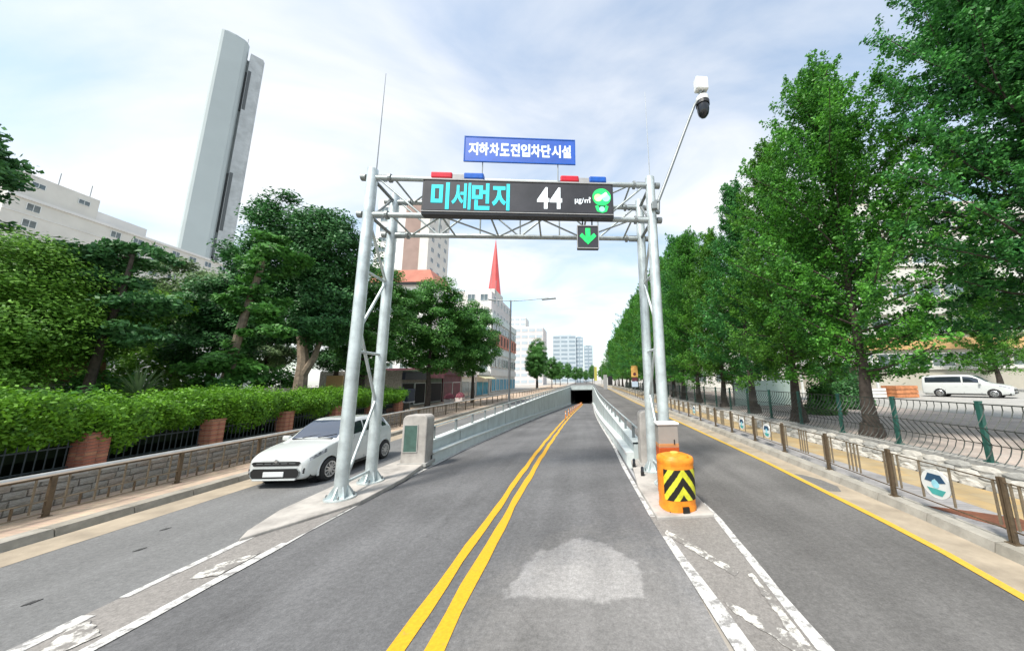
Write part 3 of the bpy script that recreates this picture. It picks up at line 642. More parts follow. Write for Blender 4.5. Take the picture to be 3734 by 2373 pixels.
# lane arrow
e = thing('lane_signal', 'small dark square signal with a green down arrow under the message display', 'traffic signal', gl(5.24, -.30, 5.66), GA)
MB().box((.27, 0, .30), (.54, .14, .60)).build('casing', LEDBOX, e, bevel=.01)
MB().box((.27, -.073, .30), (.48, .01, .54)).build('screen', LEDFACE, e)
mb = MB()
for x in (.005, .535): mb.box((x, -.078, .30), (.02, .03, .60))
for z in (.005, .595): mb.box((.27, -.078, z), (.52, .03, .02))
mb.build('bezel', GREYP, e)
MB().prism([(.21, .53), (.33, .53), (.33, .31), (.42, .40), (.48, .32), (.27, .10), (.06, .32), (.12, .40), (.21, .31)], -.079, -.085, 'XZ').build('arrow', GLED, e)
for x in (.15, .39): MB().tube([(x, .03, .59), (x, .03, .96)], .02, 6).build('hanger', BLACK, e)
# camera on its arm
e = thing('surveillance_camera', 'white and black dome camera on a long slanted arm above the right gantry leg', 'camera', gl(GL + .06, -.06, 6.9), GA)
arm = [(0.10, 0, -.1), (.13, 0, .28), (.42, 0, .98), (.98, 0, 2.36), (1.37, 0, 3.30), (1.47, 0, 3.46), (1.60, 0, 3.50), (1.68, 0, 3.46)]
MB().tube(arm, [.045, .045, .042, .04, .038, .036, .034, .034], 10).build('arm', GALVD, e, True)
for z in (0, .3): MB().box((.04, 0, z - .05), (.2, .1, .06)).build('clamp', GALVD, e)
cx = 1.62
MB().lathe([(.10, 3.62), (.175, 3.56), (.18, 3.40)], 20, (cx, 0, 0)).build('housing', WPLAS, e, True)
MB().lathe([(.19, 3.41), (.19, 3.30)], 20, (cx, 0, 0)).build('collar', BLACK, e)
MB().lathe([(.165, 3.30), (.17, 3.16), (.14, 3.02), (.08, 2.94), (.01, 2.91)], 20, (cx, 0, 0)).build('dome', mat('camera_dome', (.012, .014, .018), .1, var=0), e, True)
MB().box((cx - .06, 0, 3.70), (.05, .08, .20), ry=.3).box((cx + .08, 0, 3.70), (.05, .08, .20), ry=-.2).build('bracket', GALVD, e)
MB().box((cx, 0, 4.0), (.36, .22, .40)).build('equipment_box', WPLAS, e, bevel=.03)

# ------------------------------------------------------------------ end blocks, cabinets, crash drum
def end_block(name, label, x0, x1, y0, y1, h, door):
    t = thing(name, label, 'concrete pillar', ((x0 + x1) / 2, (y0 + y1) / 2, 0)); w_, d_ = x1 - x0, y1 - y0
    r = .16; pr = [(-w_ / 2, 0), (w_ / 2, 0), (w_ / 2, h - r)]
    pr += [(w_ / 2 - r + r * math.cos(a), h - r + r * math.sin(a)) for a in [R(q) for q in (15, 35, 55, 75, 90)]]
    pr += [(-w_ / 2 + r + r * math.cos(a), h - r + r * math.sin(a)) for a in [R(q) for q in (90, 105, 125, 145, 165, 180)]]
    MB().prism(pr, -d_ / 2, d_ / 2, 'XZ').build('block', CONCP, t, bevel=.03)
    MB().box((0, 0, .03), (w_ + .12, d_ + .12, .10)).build('plinth', CONC, t, bevel=.01)
    if door:
        MB().box((-.10, -d_ / 2 - .006, .80), (.40, .012, .78)).build('green_panel', PANELG, t)
        mb = MB()
        for x in (-.31, .11): mb.box((x, -d_ / 2 - .008, .8), (.025, .02, .83))
        for z in (.40, 1.2): mb.box((-.10, -d_ / 2 - .008, z), (.40, .02, .025))
        mb.build('panel_frame', CONC, t)
        MB().box((w_ / 2 - .06, d_ / 2 - .1, .16), (.14, .1, .12)).build('socket', BLACK, t)
    return t
end_block('wall_end_pillar', 'rounded pale concrete end pillar with a dark green panel beside the left gantry legs', -5.62, -4.86, 10.35, 10.88, 1.50, True)
end_block('wall_end_pillar', 'tall grey end pillar of the ramp wall behind the right gantry legs', 1.68, 2.2, 9.85, 10.38, 1.55, False)
e = thing('control_cabinet', 'taupe cabinet with white lid and orange lower part behind the striped drum', 'cabinet', (1.83, 7.36, .055))
MB().box((0, 0, .99), (.43, .30, .92)).build('body', TAUPE, e, bevel=.012)
MB().box((0, 0, .28), (.44, .31, .50)).build('orange_lower', ORANGED, e, bevel=.012)  # lower cabinet coloured orange, with a paler orange band at the top
MB().box((0, 0, .76), (.436, .306, .46)).build('orange_band', ORANGED, e, bevel=.01)
MB().box((0, 0, 1.03), (.436, .306, .08)).build('orange_band', mat('muted_orange', (.45, .21, .08), .5, var=.15, scale=4), e, bevel=.01)
MB().box((0, 0, 1.475), (.48, .35, .05)).build('lid', WPLAS, e, bevel=.012)
MB().box((.12, -.155, 1.1), (.02, .02, .10)).build('handle', BLACK, e)

e = thing('crash_drum', 'orange crash drum with yellow and black chevrons on the right island', 'traffic drum', (1.80, 6.72, .057), R(8))
def drum_r(z, a):   # slightly squared plan, front to -Y
    q = (abs(math.cos(a)) ** 2.6 + abs(math.sin(a)) ** 2.6) ** (-1 / 2.6); base = .318 + .012 * math.sin(z * 3)
    if z < .10: base += .012
    if z > .80: base += .012
    return base * q
def drum_pt(a, z, off=0): r_ = drum_r(z, a) + off; return (r_ * math.cos(a), r_ * math.sin(a), z)
mb = MB(); N = 48; zs = [0, .05, .10, .101, .2, .35, .5, .65, .79, .80, .84, .90, .925]
mb.grid([[drum_pt(2 * math.pi * j / N, z, -.015 if z == .925 else 0) for j in range(N + 1)] for z in zs]); mb.f = [q for q in mb.f]
mb.build('body', ORANGE, e, True)
mb = MB(); mb.grid([[(drum_r(.9, 2 * math.pi * j / N) * k * math.cos(2 * math.pi * j / N), drum_r(.9, 2 * math.pi * j / N) * k * math.sin(2 * math.pi * j / N), z) for j in range(N + 1)] for (k, z) in ((.955, .925), (.9, .915), (.78, .915), (.72, .955), (.45, .975), (.05, .98))])
mb.build('lid', ORANGE, e, True)
MB().lathe([(.085, .96), (.085, 1.0), (.05, 1.01)], 16).build('filler_cap', mat('pale_orange_cap', (.75, .42, .08), .4, var=.1), e)
mb = MB(); pa = [R(270 + t_) for t_ in range(-62, 63, 2)]; mb.grid([[drum_pt(a, z, .004) for a in pa] for z in (.20, .35, .5, .65, .74)]); mb.build('chevron_panel', CHEVY, e, True)
mb = MB(); n1, n2 = 124, 60
for i in range(n1):
    for k in range(n2):
        t0 = -62 + 124 * i / n1; z0 = .20 + .54 * k / n2
        if ((z0 - .20) + abs((t0 + 1) / 62) * .50 - .10) % .32 > .155:
            a0, a1 = R(270 + t0), R(270 + t0 + 124 / n1); z1 = z0 + .54 / n2; i0 = len(mb.v)
            for (a, z) in ((a0, z0), (a1, z0), (a1, z1), (a0, z1)): mb.P(drum_pt(a, z, .007))
            mb.f.append((i0, i0 + 1, i0 + 2, i0 + 3))
mb.build('chevron_stripe', CHEVB, e)
MB().box((.02, -.34, .05), (.12, .05, .10)).build('fork_slot', CHEVB, e)
for (x, y) in ((-.2, -.2), (.2, -.2), (-.2, .2), (.2, .2)): MB().box((x, y, .0), (.12, .12, .02)).build('foot', BLACK, e)
# small black bollard lamps beside the right pillar
for (x, y, lab) in ((1.42, 9.6, 'small black marker lamp at the near foot of the right ramp wall'), (1.50, 8.75, 'tiny black marker lamp behind the drum on the right island')):
    e = thing('marker_lamp', lab, 'marker lamp', (x, y, .055))
    MB().box((0, 0, .05), (.08, .08, .1)).build('base', BLACK, e); MB().lathe([(.04, .1), (.04, .2), (.02, .22)], 10).build('lens', GLASS, e)

# ------------------------------------------------------------------ lane delineators down the ramp
proto = None
for k in range(13):
    y = 30 + 4.6 * k
    lab = ['nearest orange lane post between the yellow lines on the ramp'] + ['%s orange lane post down the ramp, counted from the near end' % q for q in 'second third fourth fifth sixth seventh eighth ninth tenth eleventh twelfth'.split()] + ['last orange lane post down the ramp, closest to the tunnel mouth']
    e = thing('lane_post', lab[k], 'lane post', (-1.63 + sh(y), y, zr(y)), 0, 'orange lane posts down the ramp')
    if proto is None:
        pm = [MB().lathe([(.04, .06), (.042, .5), (.036, .76), (.01, .78)], 10).mesh('post', ORANGE), MB().lathe([(.10, 0), (.10, .03), (.06, .06)], 12).mesh('foot', BLACK), MB().lathe([(.045, .52), (.045, .62)], 10).mesh('reflector', WPLAS)]; proto = 1
    put('post', pm[0], e); put('foot', pm[1], e); put('reflector', pm[2], e)

# ------------------------------------------------------------------ left pedestrian railing
RLX = lambda y: -10.2 + sh(y)
e = thing('pedestrian_railing', 'bronze pedestrian railing with pale steel handrail along the left pavement', 'railing', (RLX(4), 4, .125)); o = e.location
Y0, Y1_ = -2.0, 96.0
MB(o).tube([(RLX(y), y, .90) for y in ys(Y0, Y1_, 4)], .044, 8).build('handrail', STEEL, e, True)
MB(o).tube([(RLX(y), y, .845) for y in ys(Y0, Y1_, 4)], .02, 6).build('under_rail', BRONZE, e, True)
for z_ in (.20, .42): MB(o).tube([(RLX(y), y, z_) for y in ys(Y0, Y1_, 4)], .014, 6).build('lower_rail', BRONZE2, e, True)
pm = MB().box((0, 0, .37), (.05, .075, .76)).box((0, 0, .0), (.10, .12, .02)).mesh('post', BRONZE)
lb = MB().box((0, 0, .43), (.016, .024, .62)).mesh('baluster', BRONZE2); sb_ = MB().box((0, 0, .19), (.018, .028, .22)).mesh('short_baluster', BRONZE)
y = Y0 + .55
while y < Y1_:
    put('post', pm, e, (RLX(y) - o.x, y - o.y, 0))
    if y < 46:
        for k in range(1, 10):
            yy = y + k * .2; put('short_baluster' if k % 2 == 0 else 'baluster', sb_ if k % 2 == 0 else lb, e, (RLX(yy) - o.x, yy - o.y, -.02))
    y += 2.0

# ------------------------------------------------------------------ left stone wall, brick pillars, iron fence, hedge
e = thing('stone_wall', 'low grey stone wall behind the left pavement railing', 'wall', (-11.15, 4, 0)); o = e.location
MB(o).box((-11.22, 11.5, .34), (.46, 21, .64)).build('core', MORTAR, e)
sv = []
for k in range(5):
    mb = MB(); r_ = random.Random(k); d = lambda: r_.uniform(-.025, .025)
    p = [(-.0, -.5 + d() * .5, -.5 + d()), (-.0, .5 + d() * .5, -.5 + d()), (0, .5 + d() * .5, .5 + d()), (0, -.5 + d() * .5, .5 + d())]
    q = [(.035 + r_.uniform(-.012, .015), a * .93, b * .88) for (_, a, b) in p]
    i = [mb.P(x) for x in p + q]; c_ = mb.P((.05 + r_.uniform(-.01, .012), d(), d()))
    mb.f += [(i[0], i[1], i[5], i[4]), (i[1], i[2], i[6], i[5]), (i[2], i[3], i[7], i[6]), (i[3], i[0], i[4], i[7])] + [(i[4 + a], i[4 + (a + 1) % 4], c_) for a in range(4)]
    sv.append((mb.mesh('stone', STONE), mb.mesh('stone', STONE2)))
for row in range(4):
    y = 2.2 + random.uniform(0, .3)
    while y < 21.6:
        L = random.uniform(.24, .42); hh = .15
        put('stone', random.choice(sv)[random.random() < .35], e, (-10.985 - o.x, y + L / 2 - o.y, .125 + .075 + row * .15), sc=(1, L * .98, hh * .975)); y += L
cm = MB().box((0, 0, 0), (.56, 1.0, .07)).mesh('coping_stone', KERB)
for k in range(20): put('coping_stone', cm, e, (-11.22 - o.x, 2.0 + k - o.y, .70), sc=(1, .985, 1))
bm = [MB().box((0, 0, 0), (.225, .105, .062)).mesh('brick', m_) for m_ in (BRICK, BRICKO)]
PY = [5.15, 7.62, 10.05, 12.45, 14.9, 17.4, 19.9]
names = ['first brick pillar from the left edge, half hidden by hedge', 'second brick pillar from the left, red, in the garden fence', 'third brick pillar from the left, left of the white car', 'fourth brick pillar, just above the white car', 'fifth brick pillar, beside the left gantry leg', 'sixth brick pillar of the garden fence, between the gantry legs', 'last brick pillar of the garden fence, farthest up the street']
for k, py in enumerate(PY):
    e = thing('brick_pillar', names[k], 'pillar', (-11.22, py, .735), 0, 'brick pillars of the garden fence'); e.scale = (.8, .8, 1)
    MB().box((0, 0, .37), (.44, .44, .74)).build('core', MORTAR, e)
    for c_ in range(10):
        z = .036 + c_ * .073; off = .117 if c_ % 2 else 0
        for (ax, sg) in (('x', 1), ('y', -1), ('y', 1)):
            for q in (-.117, .117):
                p = (.185, q * .98, z) if ax == 'x' else (q * .98 - (.0 if c_ % 2 else 0), .185 * sg, z)
                me = bm[(k + c_ + int(q > 0)) % 5 == 0 if k < 2 else (k + c_) % 2]
                if ax == 'x': put('brick', me, e, p, R(90), (1.0 if c_ % 2 else .98, 1, 1))
                else: put('brick', me, e, (p[0] * .94 + (.0), p[1], p[2]), 0, (.92, 1, 1))
    MB().box((0, 0, .765), (.50, .50, .05)).build('cap', BRICKO if k > 1 else BRICK, e, bevel=.01)
pk = MB().tube([(0, 0, .05), (0, 0, .60), (0, 0, .66)], [.011, .011, .002], 6).mesh('picket', IRON)
for k in range(len(PY) - 1):
    a, b = PY[k] + .27, PY[k + 1] - .27
    e = thing('iron_fence', ['dark iron fence section at the far left', 'dark iron fence section between the second and third pillars', 'dark iron fence section left of the white car', 'dark iron fence section above the white car', 'dark iron fence section by the left gantry leg', 'dark iron fence section nearest the shops'][k], 'fence', (-11.22, a, .735), 0, 'iron fence sections between brick pillars')
    for z in (.10, .52): MB().box((0, (b - a) / 2, z), (.03, b - a, .03)).build('rail', IRON, e)
    n = 15
    for j in range(n): put('picket', pk, e, (0, (j + .5) * (b - a) / n, 0))

def leaf_obj(name, P, N, S, m, parent=None, asp=.55, tw=None):
    """diamond leaves: centres P, normals N, half lengths S"""
    n = len(P); r1 = rng.normal(size=(n, 3)) if tw is None else tw
    N = N / np.maximum(1e-6, np.linalg.norm(N, axis=1))[:, None]
    T = r1 - (r1 * N).sum(1)[:, None] * N; T /= np.maximum(1e-6, np.linalg.norm(T, axis=1))[:, None]; B = np.cross(N, T)
    S = S[:, None]; V = np.empty((n, 4, 3)); V[:, 0] = P - T * S; V[:, 1] = P + B * S * asp + T * S * .15; V[:, 2] = P + T * S; V[:, 3] = P - B * S * asp + T * S * .15
    me = bpy.data.meshes.new(name); me.vertices.add(n * 4); me.loops.add(n * 4); me.polygons.add(n)
    me.vertices.foreach_set('co', V.ravel()); me.loops.foreach_set('vertex_index', np.arange(n * 4, dtype=np.int32))
    me.polygons.foreach_set('loop_start', np.arange(0, n * 4, 4, dtype=np.int32)); me.polygons.foreach_set('loop_total', np.full(n, 4, dtype=np.int32))
    me.materials.append(m); me.update(calc_edges=True)
    o = bpy.data.objects.new(name, me); COL.objects.link(o); o.parent = parent
    return o

# hedge
e = thing('hedge', 'long clipped bright green hedge spilling over the garden fence', 'hedge', (-12.2, 10, 0))
n = 130000; yy = rng.uniform(-9, 10.6, n); top = 2.34 + .10 * np.sin(yy * 1.3) + .07 * np.sin(yy * 3.7 + 1) - .020 * (yy + 9)
q = rng.random(n); u = rng.random(n)
# front skin, top skin
xf = 1.10 + .10 * np.sin(yy * 2.1) + .06 * np.sin(yy * 9.1 + u * 7) + .07 * np.sin(yy * 5.3); zlow = 1.22 + .18 * np.sin(yy * 1.9 + 2) + .12 * np.sin(yy * 4.4)
front = q < .50
bul = np.sqrt(np.maximum(0, 1 - ((u - .72) / .76) ** 2))
P = np.empty((n, 3)); P[:, 1] = yy
P[:, 0] = np.where(front, xf * (.30 + .70 * bul) + rng.normal(0, .11, n), rng.uniform(-1.2, 1.0, n)); P[:, 2] = np.where(front, zlow + (top - zlow) * u, top + rng.normal(0, .09, n) + .06 * np.sin(yy * 7 + P[:, 0] * 4) - .16 * np.maximum(0, P[:, 0]) ** 2)
tuf = rng.random(n) < .16; cl = np.round(yy * 3.1) / 3.1 + .12 * np.sin(np.round(yy * 3.1) * 12.9); P[:, 1] = np.where(tuf, cl + rng.normal(0, .07, n), P[:, 1]); P[:, 2] += np.where(tuf & ~front, rng.random(n) * (.12 + .16 * np.sin(cl * 17.3) ** 2), 0); P[:, 0] += np.where(tuf & front, rng.random(n) * .16 * np.sin(cl * 23.1) ** 2, 0)
N = np.where(front[:, None], np.array([[.9, -.15, .45]]), np.array([[.1, 0, 1.0]])) + rng.normal(0, .55, (n, 3))
leaf_obj('foliage', P, N, rng.uniform(.026, .056, n), LG_HEDGE, e, .5)
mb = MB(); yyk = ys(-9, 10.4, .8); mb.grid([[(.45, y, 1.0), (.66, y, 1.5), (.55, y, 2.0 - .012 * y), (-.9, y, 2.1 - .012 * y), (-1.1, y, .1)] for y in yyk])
mb.build('shade_core', mat('hedge_core_shade', (.008, .02, .006), .95, var=.3), e)  # dark sheet inside the hedge; shade in the leaf gaps put into its colour

# ------------------------------------------------------------------ trees
def limb(mb, pts, r0, r1, n=8):
    k = len(pts); mb.tube(pts, [r0 + (r1 - r0) * i / (k - 1) for i in range(k)], n, False)
def crook(p, d, L, bend, k=4, rr=random):
    out = [Vector(p)]; d = Vector(d).normalized()
    for i in range(k):
        d = (d + Vector((rr.uniform(-bend, bend), rr.uniform(-bend, bend), rr.uniform(-bend * .4, bend)))).normalized(); out.append(out[-1] + d * L / k)
    return out
def ginkgo(seed, H, rad, leaves, bark=BARK, lm=LG_GINK, base=2.3, ls=.075, nb=150, tp=.45):
    rr = random.Random(seed); g_ = np.random.default_rng(seed); tr = MB()
    limb(tr, [(0, 0, -.2), (.03, 0, .25), (0, .03, base * .6), (.06, 0, base * 1.2), (0, .08, H * .5), (.05, 0, H * .93)], .30, .03, 10)
    tr.lathe([(.42, -.2), (.36, .1), (.29, .4)], 10)
    PP, NN, SS = [], [], []
    for b in range(nb):
        f = (b + rr.random()) / nb; z0 = base + (H * .93 - base) * f ** .95
        prof = (1.0 - (max(0, f - tp) / (1.11 - tp)) ** 1.3) * (.80 + .20 * min(1, f / .12)); L = rad * prof * rr.uniform(.55, 1.28) + .5
        a = b * 2.4 + rr.uniform(-.4, .4); el = R(rr.uniform(6, 34) + 46 * f - 22 * max(0, 1 - f * 6))
        d = Vector((math.cos(a) * math.cos(el), math.sin(a) * math.cos(el), math.sin(el)))
        pts = crook((0, 0, z0), d, L, .17, 4, rr)
        if L > .9 and b % 2 == 0: limb(tr, pts, .05 * (1 - f * .6), .01, 5)
        A = np.array([tuple(p) for p in pts]); k = max(3, int(L * 3.2)); m_ = int(leaves / nb * (.35 + prof * 1.1) / k)
        for q in range(k):                      # short upswept plumes along the branch
            t0 = ((q + rr.random()) / k) ** .7; sg = min(int(t0 * 4), 3); c0 = A[sg] + (A[sg + 1] - A[sg]) * (t0 * 4 - sg)
            pd = np.array([d.x * .6, d.y * .6, d.z * .6 + .35]) + g_.normal(0, .45, 3); pd /= np.linalg.norm(pd); pl = rr.uniform(.35, .85)
            t = g_.random(m_); PP.append(c0 + pd * (t * pl)[:, None] + g_.normal(0, 1, (m_, 3)) * (.15 * (1.15 - t))[:, None])
            NN.append(g_.normal(0, .7, (m_, 3)) + np.array([d.x * .45, d.y * .45, .8])); SS.append(g_.uniform(ls * .6, ls * 1.25, m_))
    return tr, np.concatenate(PP), np.concatenate(NN), np.concatenate(SS), bark, lm
def broad(seed, blobs, leaves, trunk_pts, r0, bark=BARK, lm=LG_DARK, ls=.11, limbs=True, shell=.72, flat_=.8, forks=()):
    """blobs: (x,y,z,rx,ry,rz)"""
    rr = random.Random(seed); g_ = np.random.default_rng(seed); tr = MB(); limb(tr, trunk_pts, r0, r0 * .45, 9)
    for fk in forks: limb(tr, fk, r0 * .6, r0 * .25, 8)
    top = Vector(trunk_pts[-1]); PP, NN, SS = [], [], []; vol = sum(b[3] * b[4] for b in blobs)
    for (x, y, z, a, b, c) in blobs:
        if limbs:
            m_ = (top + Vector((x, y, z))) / 2 + Vector((rr.uniform(-.3, .3), rr.uniform(-.3, .3), .2)); limb(tr, [top, m_, (x, y, z)], r0 * .38, r0 * .1, 6)
        k = int(leaves * a * b / vol); sub = max(9, k // 210)
        dirs = g_.normal(0, 1, (sub, 3)); dirs /= np.linalg.norm(dirs, axis=1)[:, None]; rad_ = g_.uniform(shell * .55, 1.04, sub) ** .6
        cc = np.array([x, y, z]) + dirs * rad_[:, None] * np.array([a, b, c]); idx = g_.integers(0, sub, k)
        s0 = .25 * min(a, 2.2) ** .7
        bl_ = g_.normal(0, 1, (k, 3)); bl_ *= (g_.random(k) ** .45 / np.linalg.norm(bl_, axis=1))[:, None]; sz_ = g_.uniform(.7, 1.35, sub); PP.append(cc[idx] + bl_ * (s0 * 1.75 * sz_[idx])[:, None] * np.array([1, 1, .55])); NN.append(dirs[idx] * .55 + np.array([0, 0, flat_]) + g_.normal(0, .42, (k, 3))); SS.append(g_.uniform(ls * .6, ls * 1.25, k))
    return tr, np.concatenate(PP), np.concatenate(NN), np.concatenate(SS), bark, lm
def plant_tree(name, data, label, cat, loc, rz=0.0, sc=1.0, group=None):
    tr, P, N, S, bark, lm = data
    e = thing(name, label, cat, loc, rz, group); e.scale = (sc, sc, sc)
    if isinstance(tr, MB): plant_tree.c = (tr.mesh('trunk', bark), None)
    t_ = tr.build('trunk', bark, e, True); c_ = leaf_obj('crown', P, N, S, lm, e)
    return e, t_.data, c_.data
def copy_tree(name, tm, cm_, label, cat, loc, rz, sc, group):
    e = thing(name, label, cat, loc, rz, group); e.scale = sc if isinstance(sc, tuple) else (sc, sc, sc); put('trunk', tm, e); put('crown', cm_, e); return e

# right-hand row of ginkgos
protos = [ginkgo(21, 14.2, 3.1, 95000, ls=.06, base=1.9), ginkgo(33, 13.9, 2.6, 75000, ls=.062, base=1.8, lm=LG_GINK2, tp=.2), ginkgo(57, 14.4, 2.35, 62000, ls=.065, base=1.9, lm=LG_GINK3, tp=.15)]
PM = []
GRP = 'street trees along the green fence'
e, a, b = plant_tree('ginkgo_tree', protos[0], 'tall conical green tree with thick trunk just behind the green fence, nearest whole tree', 'tree', (9.75, 11.3, .5), 0, 1.0, GRP); PM.append((a, b))
e, a, b = plant_tree('ginkgo_tree', protos[1], 'second tall green tree from the right whose trunk shows by the mint panel', 'tree', (9.75, 15.0, .6), 1.0, 1.0, GRP); PM.append((a, b))
e, a, b = plant_tree('ginkgo_tree', protos[2], 'third tall green tree along the green fence, trunk before the mint panel', 'tree', (9.85, 19.0, .55), 2.0, 1.0, GRP); PM.append((a, b))
yk = [23.2, 27.4, 31.8, 36.4, 41.0, 46, 51, 56.5, 62, 68, 75, 83, 92, 102, 113, 126]
ordn = 'fourth fifth sixth seventh eighth ninth tenth eleventh twelfth thirteenth fourteenth fifteenth sixteenth seventeenth eighteenth nineteenth'.split()
for k, y in enumerate(yk):
    tm, cm_ = PM[(k * 2 + 1) % 3]; s = random.uniform(.97, 1.06) * (1 + .22 * min(1, max(0, y - 22) / 30))
    copy_tree('ginkgo_tree', tm, cm_, '%s tall green street tree in the right-hand row, counted from the near end' % ordn[k], 'tree', (9.85 + sh(y) + random.uniform(-.2, .3), y, .3), k * 1.7, (s, s, s * random.uniform(.96, 1.06)), GRP)
nt_ = ginkgo(77, 17.5, 4.3, 200000, base=3.0, ls=.062, nb=230, lm=LG_GINK3)
plant_tree('ginkgo_tree', nt_, 'huge dark green tree filling the upper right corner, trunk out of frame', 'tree', (13.9, 8.6, .45), .4, 1.0, GRP)

copy_tree('ginkgo_tree', *PM[1], 'leafy tree right beside the cream apartment building', 'tree', (46.0, 36.0, .45), 2.2, (1.3, 1.3, 1.2), 'yard trees before the apartments')
copy_tree('ginkgo_tree', *PM[2], 'leafy tree over the small booth roof', 'tree', (18.6, 24.6, .45), .7, (1.1, 1.1, .95), 'yard trees before the apartments')
copy_tree('ginkgo_tree', *PM[0], 'leafy yard tree behind the second street tree', 'tree', (15.0, 27.5, .45), 3.0, (1.0, 1.0, .9), 'yard trees before the apartments')
# left garden trees
b1 = [(-2.6, .4, 9.6, 2.4, 2.2, 1.9), (-1.2, .4, 11.4, 2.6, 2.4, 1.9), (.6, .2, 10.2, 2.2, 2.2, 2.0), (-3.3, .2, 7.8, 1.7, 1.6, 1.4), (.6, .5, 7.6, 2.1, 2.0, 1.7), (-1.6, .8, 8.0, 2.2, 2.0, 1.6), (.9, 0, 5.6, 1.6, 1.6, 1.2), (-1.2, 1.0, 5.6, 1.5, 1.5, 1.1)]
plant_tree('broadleaf_tree', broad(3, b1, 95000, [(0, 0, -.2), (.0, 0, 2.2), (-.1, .1, 3.6), (-.6, .2, 5.5), (-.7, .3, 8.5)], .36, BARKP, LG_DARK, .095, forks=([(0, 0, 2.6), (.5, .1, 3.7), (.8, .2, 5.2)],)), 'large dark dome-shaped tree with forked trunk left of the gantry leg', 'tree', (-15.6, 18.0, .3))
b2 = [(.9, 0, 6.2, 1.1, 1.0, .9), (1.6, .3, 4.8, .9, .9, .6), (-.3, 0, 3.2, 1.1, 1.0, .5), (.8, -.2, 2.7, .9, .9, .5), (1.2, .2, 8.4, 1.3, 1.2, .9), (-.6, .2, 2.2, .9, .8, .4), (.1, 0, 2.4, .42, .42, .9), (.3, 0, 4.0, .36, .36, .8), (.6, 0, 6.0, .42, .42, .8), (.85, 0, 7.4, .6, .6, .8)]
plant_tree('broadleaf_tree', broad(5, b2, 13000, [(0, 0, -.2), (.05, 0, 1.5), (.25, 0, 3.5), (.55, 0, 5.6), (.9, .1, 8.2)], .26, BARKP, LG_MID, .12, limbs=False), 'slender leaning tree with ivy on its pale trunk before the dome-shaped tree', 'tree', (-16.4, 14.8, .3))
b3 = [(0, 0, 8.3, 2.4, 2.2, 1.5), (-1.8, .4, 7.2, 2.0, 2.0, 1.5), (1.6, .2, 6.8, 2.0, 2.0, 1.6), (0, 0, 5.2, 2.6, 2.2, 1.3)]
_e, *DT = plant_tree('broadleaf_tree', broad(8, b3, 42000, [(0, 0, -.2), (.1, 0, 2.5), (0, .1, 5.0), (.1, 0, 7.5)], .3, BARK, LG_DARK, .10), 'shaded dark tree in front of the grey tower', 'tree', (-20.2, 17.5, .3), 0, .80)
b4 = [(0, 0, 8.0, 2.2, 2.0, 1.3), (-2.4, .3, 6.6, 2.2, 2.0, 1.2), (2.0, 0, 7.4, 1.9, 1.9, 1.2), (-.8, 0, 5.2, 2.4, 2.0, 1.0)]
plant_tree('broadleaf_tree', broad(9, b4, 30000, [(0, 0, -.2), (.1, 0, 2.5), (0, .1, 5.0), (.1, 0, 7.5)], .26, BARK, LG_SAGE, .10), 'pale olive-green tree at the foot of the grey tower', 'tree', (-26.3, 20.8, .3), 0, 1.12)
b5 = [(0, 0, 9.8, 2.3, 2.2, 1.9), (1.6, .2, 8.2, 1.9, 1.9, 1.7), (-1.5, .2, 8.0, 2.0, 1.9, 1.7), (0, 0, 6.0, 2.5, 2.2, 1.6), (.5, 0, 4.0, 1.8, 1.8, 1.2)]
plant_tree('broadleaf_tree', broad(12, b5, 42000, [(0, 0, -.2), (.1, 0, 2.5), (0, .1, 5.0), (.1, 0, 8.5)], .28, BARK, LG_MID, .10), 'mid-green tree seen between the two left gantry legs', 'tree', (-16.4, 24.0, .2))
# left edge
b6 = [(0, 0, 6.0, 2.0, 1.8, 1.6), (.8, .2, 4.4, 1.9, 1.7, 1.3), (-1.4, 0, 4.8, 1.8, 1.8, 1.4), (.4, 0, 3.0, 1.7, 1.6, .9)]
plant_tree('broadleaf_tree', broad(15, b6, 80000, [(0, 0, -.2), (.1, 0, 1.5), (0, .1, 3.0), (.1, 0, 5.0)], .2, BARK, LG_LITE, .055), 'bright green tree cut by the left edge of the picture', 'tree', (-19.2, 9.9, .3))
b7 = [(0, 0, 7.0, 2.6, 2.4, 1.3), (2.6, 0, 6.0, 2.2, 2.0, 1.2), (-2.6, 0, 6.2, 2.2, 2.0, 1.2), (0.8, 0, 4.6, 2.8, 2.2, 1.2)]
plant_tree('broadleaf_tree', broad(17, b7, 60000, [(0, 0, -.2), (.1, 0, 2.0), (0, .1, 4.0), (.1, 0, 6.0)], .24, BARK, LG_LITE, .085), 'leafy light green tree behind the layered pine', 'tree', (-23.5, 13.6, .3))
